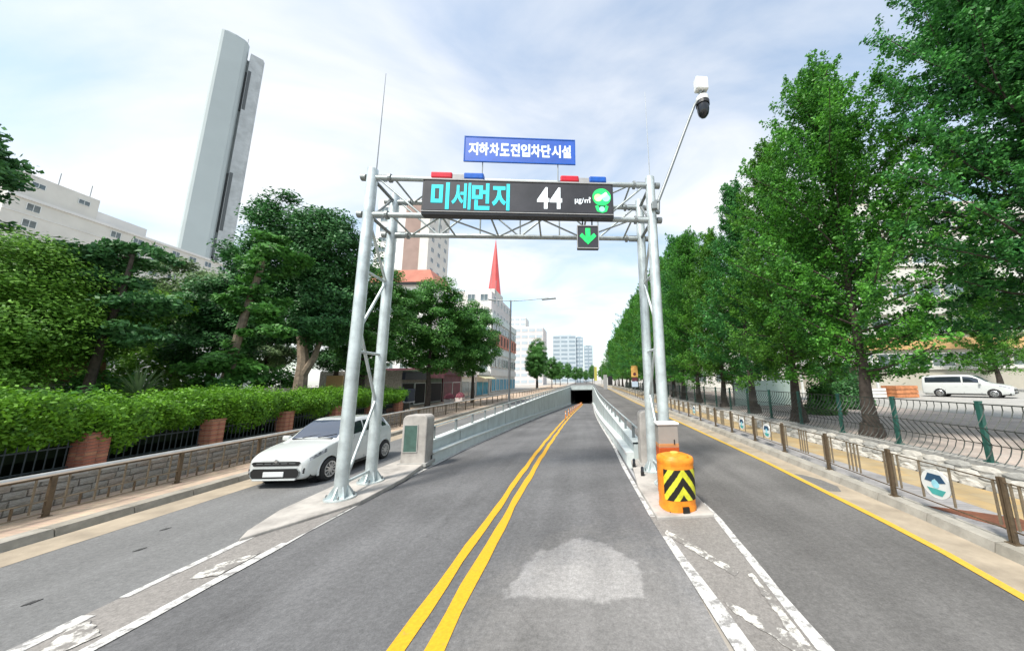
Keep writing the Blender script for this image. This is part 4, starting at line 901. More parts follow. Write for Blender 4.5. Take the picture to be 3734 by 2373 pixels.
def pine(seed, pads, trunk_pts, r0, leaves):
    g_ = np.random.default_rng(seed); tr = MB(); limb(tr, trunk_pts, r0, r0 * .3, 9); PP, NN, SS = [], [], []; vol = sum(p[3] * p[4] for p in pads)
    for (x, y, z, a, b, c) in pads:
        tp = min([Vector(p) for p in trunk_pts], key=lambda q: abs(q.z - (z - .3))); limb(tr, [tp, ((tp.x + x) / 2, (tp.y + y) / 2, z - .12), (x, y, z - .05)], r0 * .3, r0 * .1, 6)
        k = int(leaves * a * b / vol); tuf = max(14, int(a * b * 26)); u_ = g_.uniform(-1, 1, (tuf * 3, 3)); u_ = u_[(u_ ** 2).sum(1) < 1][:tuf]; tuf = len(u_)
        tcn_ = np.array([x, y, z]) + u_ * np.array([a * 1.12, b * 1.12, c * 1.25]) + np.array([0, 0, .12]) * np.sin(u_[:, :1] * 5); id_ = g_.integers(0, tuf, k)
        PP.append(tcn_[id_] + g_.normal(0, 1, (k, 3)) * np.array([.16, .16, .085])); NN.append(np.array([0, 0, .6]) + g_.normal(0, .7, (k, 3))); SS.append(g_.uniform(.06, .12, k))
    return tr, np.concatenate(PP), np.concatenate(NN), np.concatenate(SS), BARK, LG_PINE
pads = [(-1.6, 0, 8.0, 1.5, 1.0, .26), (.3, .1, 8.3, 1.1, .9, .22), (-2.6, .2, 7.1, 1.3, 1.0, .25), (-.6, 0, 7.2, 1.2, .9, .24), (-1.8, 0, 6.2, 1.4, 1.0, .24), (1.2, .2, 6.3, 1.0, .8, .22), (-.9, .1, 5.3, 1.2, .9, .24), (1.0, 0, 5.1, 1.0, .8, .22)]
plant_tree('pine_tree', pine(4, pads, [(-.2, 0, -.2), (-.1, 0, 2.5), (.1, 0, 5.0), (.45, 0, 6.8), (.5, 0, 8.2)], .17, 17000), 'dark layered pine with a bare crooked trunk in the garden', 'tree', (-17.6, 11.6, -.7))
pads = [(0, 0, 11.2, 2.0, 1.6, .5), (2.0, .2, 10.2, 1.5, 1.0, .34), (-2, 0, 10.0, 1.8, 1.5, .45), (2.6, 0, 11.2, 1.0, 1.0, .40), (1.2, 0, 12.0, 1.3, 1.2, .45), (1.4, .0, 8.6, 1.5, 1.2, .3)]
plant_tree('pine_tree', pine(14, pads, [(-.2, 0, -.2), (.1, 0, 4), (-.2, 0, 8), (0, 0, 11.5)], .28, 20000), 'tall dark pine reaching in at the upper left edge', 'tree', (-22.4, 9.3, -.6))
# garden shrubs
def shrub(name, seed, loc, a, b, c, leaves, lm, label, ls=.09):
    e = thing(name, label, 'shrub', loc); g_ = np.random.default_rng(seed); k = leaves
    d_ = g_.normal(0, 1, (k, 3)); d_ /= np.linalg.norm(d_, axis=1)[:, None]; d_[:, 2] = np.abs(d_[:, 2]); lump = 1 + .16 * np.sin(d_[:, 0] * 6 + seed) * np.sin(d_[:, 1] * 5) + .1 * np.sin(d_[:, 2] * 9)
    P = d_ * (g_.uniform(.72, 1.0, k) * lump)[:, None] * np.array([a, b, c]); leaf_obj('foliage', P, d_ * .7 + g_.normal(0, .55, (k, 3)) + np.array([0, 0, .4]), g_.uniform(ls * .6, ls * 1.3, k), lm, e)
    MB().tube([(0, 0, -.1), (.03, 0, c * .5)], [.06, .03], 6).build('stem', BARK, e)
    return e
shrub('garden_shrub', 1, (-14.8, 9.3, .3), 1.1, 1.3, 2.0, 5000, LG_MID, 'rounded green shrub behind the hedge at the far left')
shrub('garden_shrub', 2, (-15.2, 13.2, .3), 1.2, 1.2, 1.9, 5000, LG_LITE, 'light green shrub behind the hedge below the ivy-clad trunk')
shrub('garden_shrub', 3, (-14.4, 16.2, .3), 1.0, 1.5, 1.65, 4500, LG_MID, 'low green shrub at the foot of the forked trunk')
shrub('garden_shrub', 4, (-19.8, 13.2, .3), 1.6, 1.4, 2.8, 6500, LG_MID, 'big loose shrub under the layered pine')
shrub('garden_shrub', 5, (-24.0, 18.0, .3), 2.6, 1.8, 4.8, 8000, LG_LITE, 'tall yellow-green bush glowing between the pine trunk and dark trees', .13)
shrub('garden_shrub', 6, (-20.5, 10.8, .3), 1.6, 1.2, 3.0, 6000, LG_LITE, 'bright shrub mass at the left edge above the hedge')
shrub('garden_shrub', 8, (-24.5, 25.5, .2), 3.4, 1.6, 3.4, 9000, LG_MID, 'broad green bush closing the back of the garden under the dome-shaped tree', .13)
shrub('garden_shrub', 7, (-14.0, 19.8, .2), 1.0, 1.6, 1.9, 4500, LG_MID, 'shrub at the far end of the garden beside the gantry legs')
# spiky yucca-like plant
e = thing('yucca_plant', 'spiky pale green plant fanning up above the hedge', 'plant', (-16.3, 12.0, .3)); mb = MB(); rr = random.Random(5)
MB().tube([(0, 0, 0), (.02, 0, 1.9)], [.09, .07], 8).build('stem', BARK, e)
for k in range(90):
    a = k * 2.4; el = R(rr.uniform(5, 85)); L = rr.uniform(.9, 1.35); d = Vector((math.cos(a) * math.cos(el), math.sin(a) * math.cos(el), math.sin(el))); s_ = d.cross(Vector((0, 0, 1))).normalized() * .035
    p0 = Vector((0, 0, 1.85)); p1 = p0 + d * L * .6; p2 = p0 + d * L + Vector((0, 0, -.12)); i = [mb.P(p) for p in (p0 - s_ * .5, p0 + s_ * .5, p1 + s_, p1 - s_, p2)]
    mb.f += [(i[0], i[1], i[2], i[3]), (i[3], i[2], i[4])]
mb.build('leaves', LG_SAGE, e)
BT = DT[1].copy(); BT.materials[0] = LG_SAGE
for k, (x, y, s_, r_) in enumerate(((-27, 27.5, .9, .5), (-34, 22, .95, 1.4), (-31, 15.5, .8, 2.6), (-22, 29, .85, 3.9), (-40, 16, .9, 4.4))):
    copy_tree('broadleaf_tree', DT[0], BT if k in (0, 2, 4) else DT[1], ['pale olive tree at the back of the garden below the grey tower', 'dark background tree in the garden behind the pine', 'pale olive background tree in the garden near the left edge', 'dark tree at the back of the garden beside the dome-shaped tree', 'farthest pale olive garden tree at the left'][k], 'tree', (x, y, .3), r_, s_, 'trees at the back of the garden')
# garden ground
struct(strip(MB(), C(-60), C(-11.4), [-6, 22], C(.3)).build('garden_ground', EARTH))

# mid-distance trees on the left pavement
b8 = [(0, 0, 8.0, 3.4, 3.2, 2.8), (-2.2, 0, 6.2, 2.6, 2.6, 2.2), (2.2, 0, 6.4, 2.6, 2.6, 2.2), (0, 0, 9.8, 2.4, 2.4, 1.9), (0.2, .5, 4.8, 3.0, 2.6, 1.6)]
e, ta, ca = plant_tree('broadleaf_tree', broad(31, b8, 60000, [(0, 0, -.2), (.05, 0, 1.5), (-.05, .05, 3), (0, 0, 5.5)], .26, BARK, LG_MID, .11), 'big round green street tree in front of the shops, nearer of two', 'tree', (-14.9, 31.5, .12), .3, 1.1, 'street trees on the left pavement')
copy_tree('broadleaf_tree', ta, ca, 'smaller round street tree in front of the shops, farther of two', 'tree', (-12.6, 37.5, .12), 2.1, (.86, .86, 1.02), 'street trees on the left pavement')
labs = ['third street tree on the left pavement, past the white shop building', 'fourth street tree on the left pavement, small and far', 'fifth street tree on the left pavement, far down the street', 'last small street tree on the left pavement near the vanishing point']
for (x, y, s, r_), lb_ in zip(((-13.0, 92, 1.0, .9), (-10.5, 112, .9, .2), (-13.5, 98, 1.3, 1.2), (-9.5, 140, .9, 2)), labs):
    copy_tree('broadleaf_tree', ta, ca, lb_, 'tree', (x, y, .1), r_, (s * .75, s * .75, s), 'street trees on the left pavement')
far_t = [(-4, 185, .9), (2.5, 210, .8), (6, 190, 1.0), (10.5, 160, .9), (-9, 200, 1.2), (13, 200, 1.1), (-1.5, 250, 1.1), (-14, 170, 1.0), (16, 150, 1.0)]
for k, (x, y, s) in enumerate(far_t):
    copy_tree('broadleaf_tree', ta, ca, ['pale far tree left of the road end', 'small far tree at the road end', 'far tree right of the road end', 'far tree by the yellow banner', 'far tree before the blue-grey office block', 'far tree behind the right-hand row', 'farthest tree straight down the road', 'far tree beyond the shop building', 'far tree at the end of the right-hand row'][k], 'tree', (x, y, 0), k * 1.1, (s * .7, s * .7, s * .95), 'far trees at the end of the road')

# ------------------------------------------------------------------ right: rubble bank, green fence, plateau
e = thing('rubble_wall', 'low pale rubble wall sloping up to the green fence on the right', 'wall', (8.3, 2, 0)); o = e.location
mb = MB(o); yy = ys(-4, 120, 4)
mb.grid([[(8.30 + sh(y), y, .0), (8.36 + sh(y), y, .24), (8.95 + sh(y), y, .42), (9.02 + sh(y), y, .47), (9.5 + sh(y), y, .47)] for y in yy]); mb.build('core', mat('rubble_mortar', (.30, .285, .25), .95, var=.2), e)
rv = []
for k in range(6):
    mb = MB(); r_ = random.Random(50 + k); n = 7; top = []
    ring = [(.5 * math.cos(2 * math.pi * j / n + .3) * r_.uniform(.86, 1.1), .5 * math.sin(2 * math.pi * j / n + .3) * r_.uniform(.86, 1.1)) for j in range(n)]
    i0 = [mb.P((a, b, -.06)) for a, b in ring]; i1 = [mb.P((a * .96, b * .96, .03 + r_.uniform(0, .02))) for a, b in ring]; i2 = [mb.P((a * .6, b * .6, .07 + r_.uniform(-.01, .02))) for a, b in ring]
    for j in range(n):
        q_ = (j + 1) % n; mb.f += [(i0[j], i0[q_], i1[q_], i1[j]), (i1[j], i1[q_], i2[q_], i2[j])]
    mb.f.append(tuple(i2)); rv.append((mb.mesh('rubble_stone', STONEP), mb.mesh('rubble_stone', STONEP2)))
for row in range(3):
    y = 1.5 + random.uniform(0, .3)
    while y < 32:
        L = random.uniform(.34, .62); x = (8.33, 8.52, 8.80)[row]; z = (.13, .30, .39)[row]
        ob = put('rubble_stone', random.choice(rv)[random.random() < .4], e, (x + sh(y) - o.x, y + L / 2 - o.y, z), 0, ((.26, .30, .30)[row], L * 1.0, .9)); ob.rotation_euler = (0, R((-72, -20, -16)[row]), 0); y += L
cm = MB().box((0, 0, 0), (.34, 2.0, .10)).mesh('coping', CONC)
y = 1.0
while y < 60: put('coping', cm, e, (9.13 + sh(y) - o.x, y - o.y, .47), sc=(1, .99, 1)); y += 2.0

e = thing('green_fence', 'dark green post fence with bent wire bars on top of the right-hand wall', 'fence', (9.15, 5.7, .5)); o = e.location
GFY = [3.6, 5.65, 7.65, 9.75, 11.8, 13.95, 16.1] + [16.1 + 2.15 * k for k in range(1, 30)]
pm = MB().box((0, 0, .66), (.085, .085, 1.34)).box((0, 0, .02), (.16, .16, .04)).box((0, 0, 1.345), (.095, .095, .03)).mesh('post', GREENP)
prof = [(0, 1.30), (0, 1.17), (-.05, 1.05), (-.15, .92), (-.27, .80), (-.27, .76), (-.14, .60), (0, .42), (0, .36), (-.05, .24), (-.14, .14), (-.22, .07)]
bm_ = MB().tube([(x, 0, z) for (x, z) in prof], .0125, 4).mesh('bent_bar', WIRE)
for k, y in enumerate(GFY):
    put('post', pm, e, (9.15 + sh(y) - o.x, y - o.y, 0))
    if k + 1 < len(GFY):
        y2 = GFY[k + 1]
        if y < 32:
            n = 12
            for j in range(n): yy_ = y + (y2 - y) * (j + .5) / n; put('bent_bar', bm_, e, (9.15 + sh(yy_) - o.x, yy_ - o.y, 0))
for (dx_, z_) in ((0, .40), (0, 1.29), (-.27, .78)): MB(o).tube([(9.15 + sh(y) + dx_, y, .5 + z_) for y in ys(3.6, GFY[-1], 4)], .011 if z_ != 1.29 else .014, 5).build('rail', WIRE, e)
# far part of the fence: bars too fine to tell apart
mb = MB(o)
y = 32.5
while y < 78: mb.tube([(9.15 + sh(y) + x, y, .5 + z) for (x, z) in prof[::3]], .012, 3, False); y += .25
stuff(mb.build('far_bars', WIRE, e))

# plateau with apartments
mb = MB(); yy = ys(-10, 75, 5)
mb.grid([[(9.2 + sh(y), y, .40), (9.9 + sh(y), y, .47), (12.2, y, .46), (14.2, y, .45), (15.5, y, .45), (110, y, .45)] for y in yy]); mb.f = [q[::-1] for q in mb.f]
struct(mb.build('plaza_terrace', PAV_P))
mb = MB(); mb.grid([[(19.5, y, .46), (110, y, .47)] for y in (-10, 70)]); mb.f = [q[::-1] for q in mb.f]; struct(mb.build('parking_yard', CONC))
shrub('garden_shrub', 21, (12.3, 7.6, .45), 1.5, 1.1, .95, 6000, LG_DARK, 'low dark green bush behind the nearest green fence post at the right edge')
shrub('garden_shrub', 22, (16.8, 21.0, .45), 1.3, 1.2, 1.9, 5000, LG_DARK, 'dark green bush left of the small booth')
shrub('garden_shrub', 23, (13.1, 18.0, .45), .9, .9, 1.6, 4500, LG_MID, 'green bush behind the second tree trunk')

# right pedestrian railing: bronze posts, thin rails, groups of balusters, round emblems
rp_ = lambda y: interp(y, [(0, 5.6), (4.9, 5.99), (6.8, 6.12), (8.7, 6.27), (10.75, 6.40), (12.7, 6.48), (19, 6.62)]) + sh(y)
e = thing('pedestrian_railing', 'bronze posts with thin rails and round emblems along the right kerb', 'railing', (rp_(5), 5, .13)); o = e.location
for z_ in (.82, .18): MB(o).tube([(rp_(y), y, .13 + z_) for y in ys(.8, 90, 2)], .011, 5).build('rail', BRONZE, e)
RY = [1.1, 3.0, 4.94, 6.82, 8.71, 10.75, 12.66, 14.65, 16.5, 18.7] + [18.7 + 2.05 * k for k in range(1, 34)]
pm = MB().box((0, -.022, .44), (.055, .03, .90)).box((0, .022, .44), (.055, .03, .90)).box((0, 0, .01), (.13, .13, .02)).mesh('post', BRONZE)
bl = MB().box((0, 0, .52), (.028, .022, .62)).mesh('baluster', BRONZE2)
for k, y in enumerate(RY):
    put('post', pm, e, (rp_(y) - o.x, y - o.y, 0))
    if y < 40:
        for d in (-.20, -.10, .11): put('baluster', bl, e, (rp_(y + d) - o.x, y + d - o.y, 0))
        ym = y + .98
        if k not in (2, 5, 6, 9):
            for d in (-.17, -.06, .05, .16): put('baluster', bl, e, (rp_(ym + d) - o.x, ym + d - o.y, 0))
        else:
            for d in (-.26, .26): put('baluster', bl, e, (rp_(ym + d) - o.x, ym + d - o.y, 0))
            em = put('emblem_disc', MB().lathe([(.235, -.012), (.235, .012)], 24, axis='X').mesh('emblem_disc', WPLAS), e, (rp_(ym) - o.x, ym - o.y, .50))
            put('emblem_crest', MB().prism([(-.17, .05), (-.10, .16), (.10, .16), (.17, .03), (.05, .02), (.0, .09), (-.06, .02)], -.013, -.017, 'YZ').mesh('emblem_crest', mat('emblem_navy', (.02, .07, .14), .5, var=.1)), em)
            put('emblem_figure', MB().prism([(.06 * math.cos(a_), -.0 + .07 * math.sin(a_)) for a_ in [2 * math.pi * q / 12 for q in range(12)]], -.013, -.018, 'YZ').mesh('emblem_figure', mat('emblem_sky', (.30, .62, .72), .5, var=.1)), em)
            put('emblem_base', MB().prism([(-.15, -.08), (.15, -.08), (.08, -.18), (-.08, -.18)], -.013, -.017, 'YZ').mesh('emblem_base', mat('emblem_teal', (.06, .35, .33), .5, var=.1)), em)

# ------------------------------------------------------------------ cars
def cr(p, t):
    """Catmull-Rom through the rows of p (n,k), t in [0,n-1]"""
    n = len(p); i = min(int(t), n - 2); f = t - i; a, b, c, d = p[max(i - 1, 0)], p[i], p[i + 1], p[min(i + 2, n - 1)]
    return .5 * ((2 * b) + (c - a) * f + (2 * a - 5 * b + 4 * c - d) * f ** 2 + (3 * b - a - 3 * c + d) * f ** 3)
def car(root, rows, paint, wheels, wr, win, ws, rear, lamp, arch_pad=.06, su=9, sv_=6):
    """rows: (y, [(w,z) x 7]); the nose points to -Y of root; returns nothing, adds parts"""
    A = np.array([[y] + [q for wz in r for q in wz] for (y, r) in rows], float); nu = (len(rows) - 1) * su; nv = 6 * sv_
    def S(iu, iv):
        row = cr(A, iu / su); cs = row[1:].reshape(7, 2); p = cr(cs, iv / sv_); return (max(0, p[0]), row[0], p[1])
    G = [[S(i, j) for j in range(nv + 1)] for i in range(nu + 1)]
    groups = {}
    for i in range(nu):
        for j in range(nv):
            cy = (G[i][j][1] + G[i + 1][j + 1][1]) / 2; cz = (G[i][j][2] + G[i + 1][j + 1][2]) / 2; cx_ = (G[i][j][0] + G[i + 1][j + 1][0]) / 2; v = (j + .5) / sv_; key = 'body'
            if v < 3.2 and any((cy - wy) ** 2 + (cz - wr) ** 2 < (wr + arch_pad) ** 2 for wy in wheels): continue
            if 3.14 < v < 3.9 and any(a < cy < b for a, b in win): key = 'side_window'
            elif v > 4.22 and ws[0] < cy < ws[1]: key = 'windscreen'
            elif v > 4.3 and rear[0] < cy < rear[1]: key = 'rear_window'
            elif lamp[0] < cy < lamp[1] and lamp[2] < v < lamp[3]: key = 'headlight'
            groups.setdefault(key, []).append((i, j, cy))
    for key, fs in groups.items():
        subs = {0: fs}
        if key == 'side_window': subs = {k: [f for f in fs if a < f[2] < b] for k, (a, b) in enumerate(win)}
        for k, ff in subs.items():
            for sides in (((1,), (-1,)) if key in ('side_window', 'headlight') else ((1, -1),)):
                mb = MB(); idx = {}
                for sg in sides:
                    for (i, j, _) in ff:
                        q = []
                        for (a, b) in ((i, j), (i + 1, j), (i + 1, j + 1), (i, j + 1)):
                            kk = (a, b, 0 if b == nv else sg)
                            if kk not in idx: x, y, z = G[a][b]; idx[kk] = mb.P((x * sg, y, z))
                            q.append(idx[kk])
                        q = tuple(q) if sg > 0 else tuple(q[::-1]); mb.f.append(q)
                if not mb.f: continue
                m_ = {'body': paint, 'side_window': GLASS, 'windscreen': GLASSW, 'rear_window': GLASS, 'headlight': LAMP}[key]
                me = mb.mesh(key, m_); me.polygons.foreach_set('use_smooth', [True] * len(me.polygons)); put(key, me, root)
    # nose and tail caps, floor
    for i in (0, nu):
        mb = MB(); ring = [(G[i][j][0], G[i][j][1], G[i][j][2]) for j in range(nv + 1)] + [(-G[i][j][0], G[i][j][1], G[i][j][2]) for j in range(nv - 1, -1, -1)]
        mb.f.append(tuple(mb.P(p) for p in ring)); mb.build('nose_panel' if i == 0 else 'tail_panel', paint, root)
    L = rows[-1][0]; hw = max(r[1][2][0] for r in rows)
    MB().box((0, L / 2, .30), (hw * 1.86, L - .3, .20)).build('underbody', BLACK, root)
    for wy in wheels:
        for sg in (1, -1):
            x = hw * sg
            MB().lathe([(wr + arch_pad, -.08), (wr + arch_pad, .08)], 28, (x - .22 * sg, wy, wr), 'X').build('wheel_well', BLACK, root)
            MB().tube([(x * .985, wy + (wr + arch_pad + .004) * math.cos(a), wr + (wr + arch_pad + .004) * math.sin(a)) for a in [R(q) for q in range(-12, 193, 12)]], .028, 8).build('arch_trim', paint, root, True)
            wh = put('wheel', MB().lathe([(.06, -.05), (.06, .05)], 12, axis='X').mesh('hub', BLACK), root, (x - .06 * sg, wy, wr))
            put('tyre', MB().lathe([(wr * .68, -.10), (wr * .93, -.10), (wr, -.07), (wr, .07), (wr * .93, .10), (wr * .68, .10), (wr * .66, -.02)], 28, axis='X', cap=False).mesh('tyre', RUBBER), wh)
            rm = MB().lathe([(wr * .60, -.03), (wr * .70, -.01), (wr * .70, .022), (wr * .60, .018), (wr * .60, -.03)], 28, axis='X', cap=False)
            for k in range(10): a = 2 * math.pi * k / 10; rm.bar((.004, .03 * math.cos(a), .03 * math.sin(a)), (.004, wr * .66 * math.cos(a + .12), wr * .64 * math.sin(a + .12)), .045, .03)
            rm.lathe([(.05, -.02), (.05, .02)], 12, axis='X'); put('rim', rm.mesh('rim', CHROME), wh, (.085 * sg, 0, 0))
            put('brake_disc', MB().lathe([(wr * .6, -.01), (wr * .6, .01)], 20, axis='X').mesh('brake_disc', GALVD), wh, (.03 * sg, 0, 0))
    return S, su, sv_
rows = [(0.00, [(.48, .22), (.58, .27), (.63, .44), (.60, .61), (.42, .655), (.20, .672), (0, .676)]),
        (0.09, [(.60, .20), (.70, .27), (.735, .45), (.70, .675), (.54, .735), (.27, .76), (0, .768)]),
        (0.30, [(.69, .19), (.775, .27), (.795, .48), (.76, .76), (.62, .82), (.31, .85), (0, .858)]),
        (0.65, [(.72, .18), (.785, .27), (.80, .52), (.775, .85), (.66, .90), (.33, .93), (0, .938)]),
        (0.98, [(.73, .18), (.79, .27), (.80, .55), (.77, .905), (.68, .955), (.36, .99), (0, 1.0)]),
        (1.18, [(.73, .18), (.79, .27), (.80, .55), (.768, .925), (.655, 1.08), (.35, 1.115), (0, 1.125)]),
        (1.45, [(.73, .18), (.79, .27), (.80, .55), (.766, .94), (.62, 1.275), (.34, 1.315), (0, 1.325)]),
        (1.74, [(.73, .18), (.79, .27), (.80, .55), (.764, .955), (.59, 1.405), (.33, 1.45), (0, 1.46)]),
        (2.20, [(.73, .18), (.79, .27), (.80, .55), (.762, .97), (.585, 1.43), (.33, 1.48), (0, 1.487)]),
        (2.90, [(.73, .18), (.79, .27), (.80, .56), (.758, .99), (.57, 1.40), (.32, 1.455), (0, 1.462)]),
        (3.28, [(.72, .19), (.78, .28), (.79, .57), (.75, 1.0), (.55, 1.33), (.31, 1.385), (0, 1.392)]),
        (3.47, [(.70, .21), (.75, .30), (.765, .57), (.73, .97), (.57, 1.10), (.31, 1.13), (0, 1.138)]),
        (3.56, [(.65, .24), (.70, .32), (.715, .55), (.69, .86), (.56, .93), (.3, .95), (0, .955)]),
        (3.60, [(.56, .28), (.61, .34), (.63, .52), (.60, .70), (.48, .74), (.25, .75), (0, .752)])]
e = thing('hatchback_car', 'small white hatchback driving towards the camera on the left side road', 'car', (-7.58, 8.35, .004), R(0))
car(e, rows, CARW, (.68, 3.08), .285, ((1.33, 2.02), (2.10, 2.86), (2.93, 3.22)), (1.06, 1.68), (3.30, 3.46), (.10, .58, 2.62, 3.0))
# face
MB().prism([(-.60, .60), (-.55, .535), (.55, .535), (.60, .60), (.56, .63), (-.56, .63)], -.014, .08, 'XZ').build('upper_grille', BLACK, e)
for k in range(5): MB().box((-.4 + k * .2, -.014, .59), (.16, .006, .012)).build('grille_bar', GALVD, e)
pr = [(-.60, .31), (-.54, .235), (.54, .235), (.60, .31), (.60, .40), (.53, .475), (-.53, .475), (-.60, .40)]
MB().prism(pr, -.016, .05, 'XZ').build('lower_intake', BLACK, e)
MB().tube([(x, -.016, z) for x, z in pr] + [(pr[0][0], -.016, pr[0][1])], .012, 6, False).build('intake_trim', GALVD, e)
MB().box((-.02, -.03, .345), (.50, .02, .115)).build('number_plate', PLATE, e, bevel=.004)
MB().lathe([(.04, 0), (.04, -.01)], 16, (0, -.012, .65), 'Y').build('bonnet_badge', CHROME, e)
MB().box((0, -.01, .215), (1.05, .06, .03)).build('bumper_lip', CARW, e, bevel=.01)
for sg in (1, -1):
    MB().prism([(.60 * sg, .36), (.68 * sg, .34), (.69 * sg, .47), (.61 * sg, .45)], .02, .10, 'XZ').build('fog_lamp', BLACK, e)
    MB().lathe([(.028, 0), (.028, -.02)], 12, (.645 * sg, .03, .40), 'Y').build('fog_lamp_lens', LAMP, e)
    m_ = MB().box((.90 * sg, 1.22, 1.0), (.20, .10, .13)); m_.build('wing_mirror', CARW, e, bevel=.03)
    MB().box((.79 * sg, 1.22, .955), (.10, .05, .03)).build('mirror_arm', BLACK, e)
    MB().box((.90 * sg, 1.275, 1.0), (.17, .008, .10)).build('mirror_glass', GLASS, e)
    for (y, z0, z1) in ((1.22, .34, .92), (2.06, .30, .96), (2.86, .52, .97)): MB().bar((.800 * sg, y, z0), (.768 * sg, y, z1), .006, .010).build('door_seam', BLACK, e)
    for y in (1.88, 2.70): MB().box((.795 * sg, y, .80), (.03, .16, .03)).build('door_handle', CARW, e, bevel=.008)
    MB().box((.795 * sg, 1.88, .24), (.02, 1.6, .06)).build('sill_trim', BLACK, e)
for (x, a) in ((-.30, .10), (.14, .1)): MB().bar((x, 1.03, 1.03), (x + .42, 1.16, 1.10), .016, .012).build('wiper', BLACK, e)
MB().box((0, 1.02, 1.005), (1.1, .07, .015)).build('cowl', BLACK, e)

rows2 = [(0.00, [(.60, .28), (.70, .34), (.74, .52), (.70, .74), (.48, .80), (.24, .82), (0, .826)]),
         (0.15, [(.76, .24), (.86, .32), (.89, .55), (.85, .84), (.64, .91), (.32, .94), (0, .95)]),
         (0.45, [(.84, .22), (.93, .31), (.95, .60), (.91, .97), (.72, 1.03), (.36, 1.06), (0, 1.07)]),
         (0.95, [(.86, .22), (.945, .31), (.96, .62), (.92, 1.06), (.76, 1.12), (.40, 1.16), (0, 1.17)]),
         (1.25, [(.86, .22), (.945, .31), (.96, .62), (.92, 1.09), (.80, 1.22), (.42, 1.26), (0, 1.27)]),
         (1.75, [(.86, .22), (.945, .31), (.96, .62), (.92, 1.12), (.76, 1.60), (.42, 1.65), (0, 1.66)]),
         (2.15, [(.86, .22), (.945, .31), (.96, .62), (.92, 1.13), (.745, 1.78), (.42, 1.83), (0, 1.84)]),
         (3.0, [(.86, .22), (.945, .31), (.96, .62), (.92, 1.13), (.745, 1.83), (.42, 1.88), (0, 1.89)]),
         (4.4, [(.86, .22), (.945, .31), (.96, .62), (.92, 1.13), (.74, 1.81), (.42, 1.86), (0, 1.87)]),
         (4.9, [(.85, .24), (.93, .33), (.945, .62), (.91, 1.13), (.73, 1.76), (.41, 1.81), (0, 1.82)]),
         (5.05, [(.82, .27), (.90, .35), (.915, .62), (.89, 1.10), (.74, 1.55), (.41, 1.58), (0, 1.59)]),
         (5.12, [(.74, .32), (.82, .40), (.84, .62), (.82, 1.0), (.66, 1.10), (.38, 1.12), (0, 1.125)])]
e = thing('minivan', 'white minivan with dark windows parked beyond the green fence', 'van', (22.95, 17.2, 1.33), R(-90 + 180))
e.rotation_euler = (0, 0, R(30.7)); e.location = (34.7, 26.3, .475)
car(e, rows2, CARW, (.98, 4.02), .34, ((1.70, 2.58), (2.61, 3.78), (3.81, 4.88)), (1.32, 2.02), (4.9, 5.06), (.12, .7, 2.6, 3.0))
MB().box((0, -.02, .62), (1.1, .06, .16)).build('grille', BLACK, e, bevel=.02)
MB().box((0, -.03, .40), (1.2, .06, .12)).build('lower_intake', BLACK, e, bevel=.02)
for sg in (1, -1):
    MB().box((1.06 * sg, 1.62, 1.2), (.22, .12, .2)).build('wing_mirror', CARW, e, bevel=.03)
    for y in (1.62, 2.58, 3.78): MB().bar((.962 * sg, y, .34), (.925 * sg, y, 1.12), .006, .012).build('door_seam', BLACK, e)
    for y in (2.4, 3.0): MB().box((.955 * sg, y, .92), (.03, .2, .035)).build('door_handle', CARW, e, bevel=.008)
    MB().box((.955 * sg, 2.5, .27), (.02, 2.3, .07)).build('sill_trim', BLACK, e)

# ------------------------------------------------------------------ lamp posts
def lamp_post(loc, h, la, ra, label):
    e = thing('street_lamp', label, 'street lamp', loc)
    MB().lathe([(.16, 0), (.16, .35), (.11, .42)], 14).build('base', GALVD, e)
    MB().tube([(0, 0, .3), (0, 0, h)], [.095, .06], 12).build('pole', mat('lamp_pole', (.13, .135, .14), .5, .3, var=.15), e, True)
    for L in (-la, ra):
        MB().tube([(0, 0, h - .06), (L * .5, 0, h), (L, 0, h + .10 * abs(L) / 2)], [.045, .035, .03], 8).build('arm', GALVD, e, True)
        MB().prism([(L * .82, h + .04), (L * 1.18, h + .14), (L * 1.2, h + .06), (L * .82, h - .03)], -.13, .13, 'XZ').build('lamp_head', GALVD, e, bevel=.02)
    return e
lamp_post((-5.75, 25.6, .03), 9.0, 1.55, 3.1, 'double-armed street lamp standing beside the left ramp wall')
lamp_post((9.0, 150, 0), 18.0, 7, 8, 'far double-armed street lamp over the end of the road')
# signs in the distance on the right
e = thing('sign_post', 'orange warning sign over dark and pale blue panels by the far right railing', 'sign', (7.4, 46, .12))
MB().tube([(0, 0, 0), (0, .05, 4.3)], .05, 8).build('post', GALVD, e)
MB().box((0, -.06, 3.45), (.95, .05, 1.6)).build('orange_panel', mat('sign_orange', (.62, .36, .10), .6, var=.25, scale=2), e)
MB().lathe([(.22, -.09), (.22, -.10)], 16, (0, 0, 3.05), 'Y').build('warning_disc', MAROON, e)
MB().box((0, -.06, 2.32), (.8, .05, .5)).build('dark_panel', MAROON, e)
MB().box((0, -.06, 1.65), (.85, .05, .75)).build('pale_blue_panel', mat('sign_paleblue', (.45, .55, .68), .6, var=.1), e)
e = thing('banner_post', 'yellow vertical banner on a post at the end of the road', 'banner', (4.3, 118, 0))
MB().tube([(0, 0, 0), (0, 0, 8)], .09, 8).build('post', GALVD, e)
MB().box((.55, 0, 4.6), (1.0, .06, 5.0)).build('banner', mat('banner_yellow', (.45, .42, .08), .7, var=.2, scale=1), e)
e = thing('information_board', 'slim grey board on a short post at the right of the tunnel mouth', 'sign', (5.5, 78, .1))
MB().box((0, 0, 1.8), (.9, .1, 3.4)).build('board', GREYP, e); MB().box((1.2, .4, 2.1), (1.1, .08, 2.2)).build('dark_leaf', DARKIN, e)

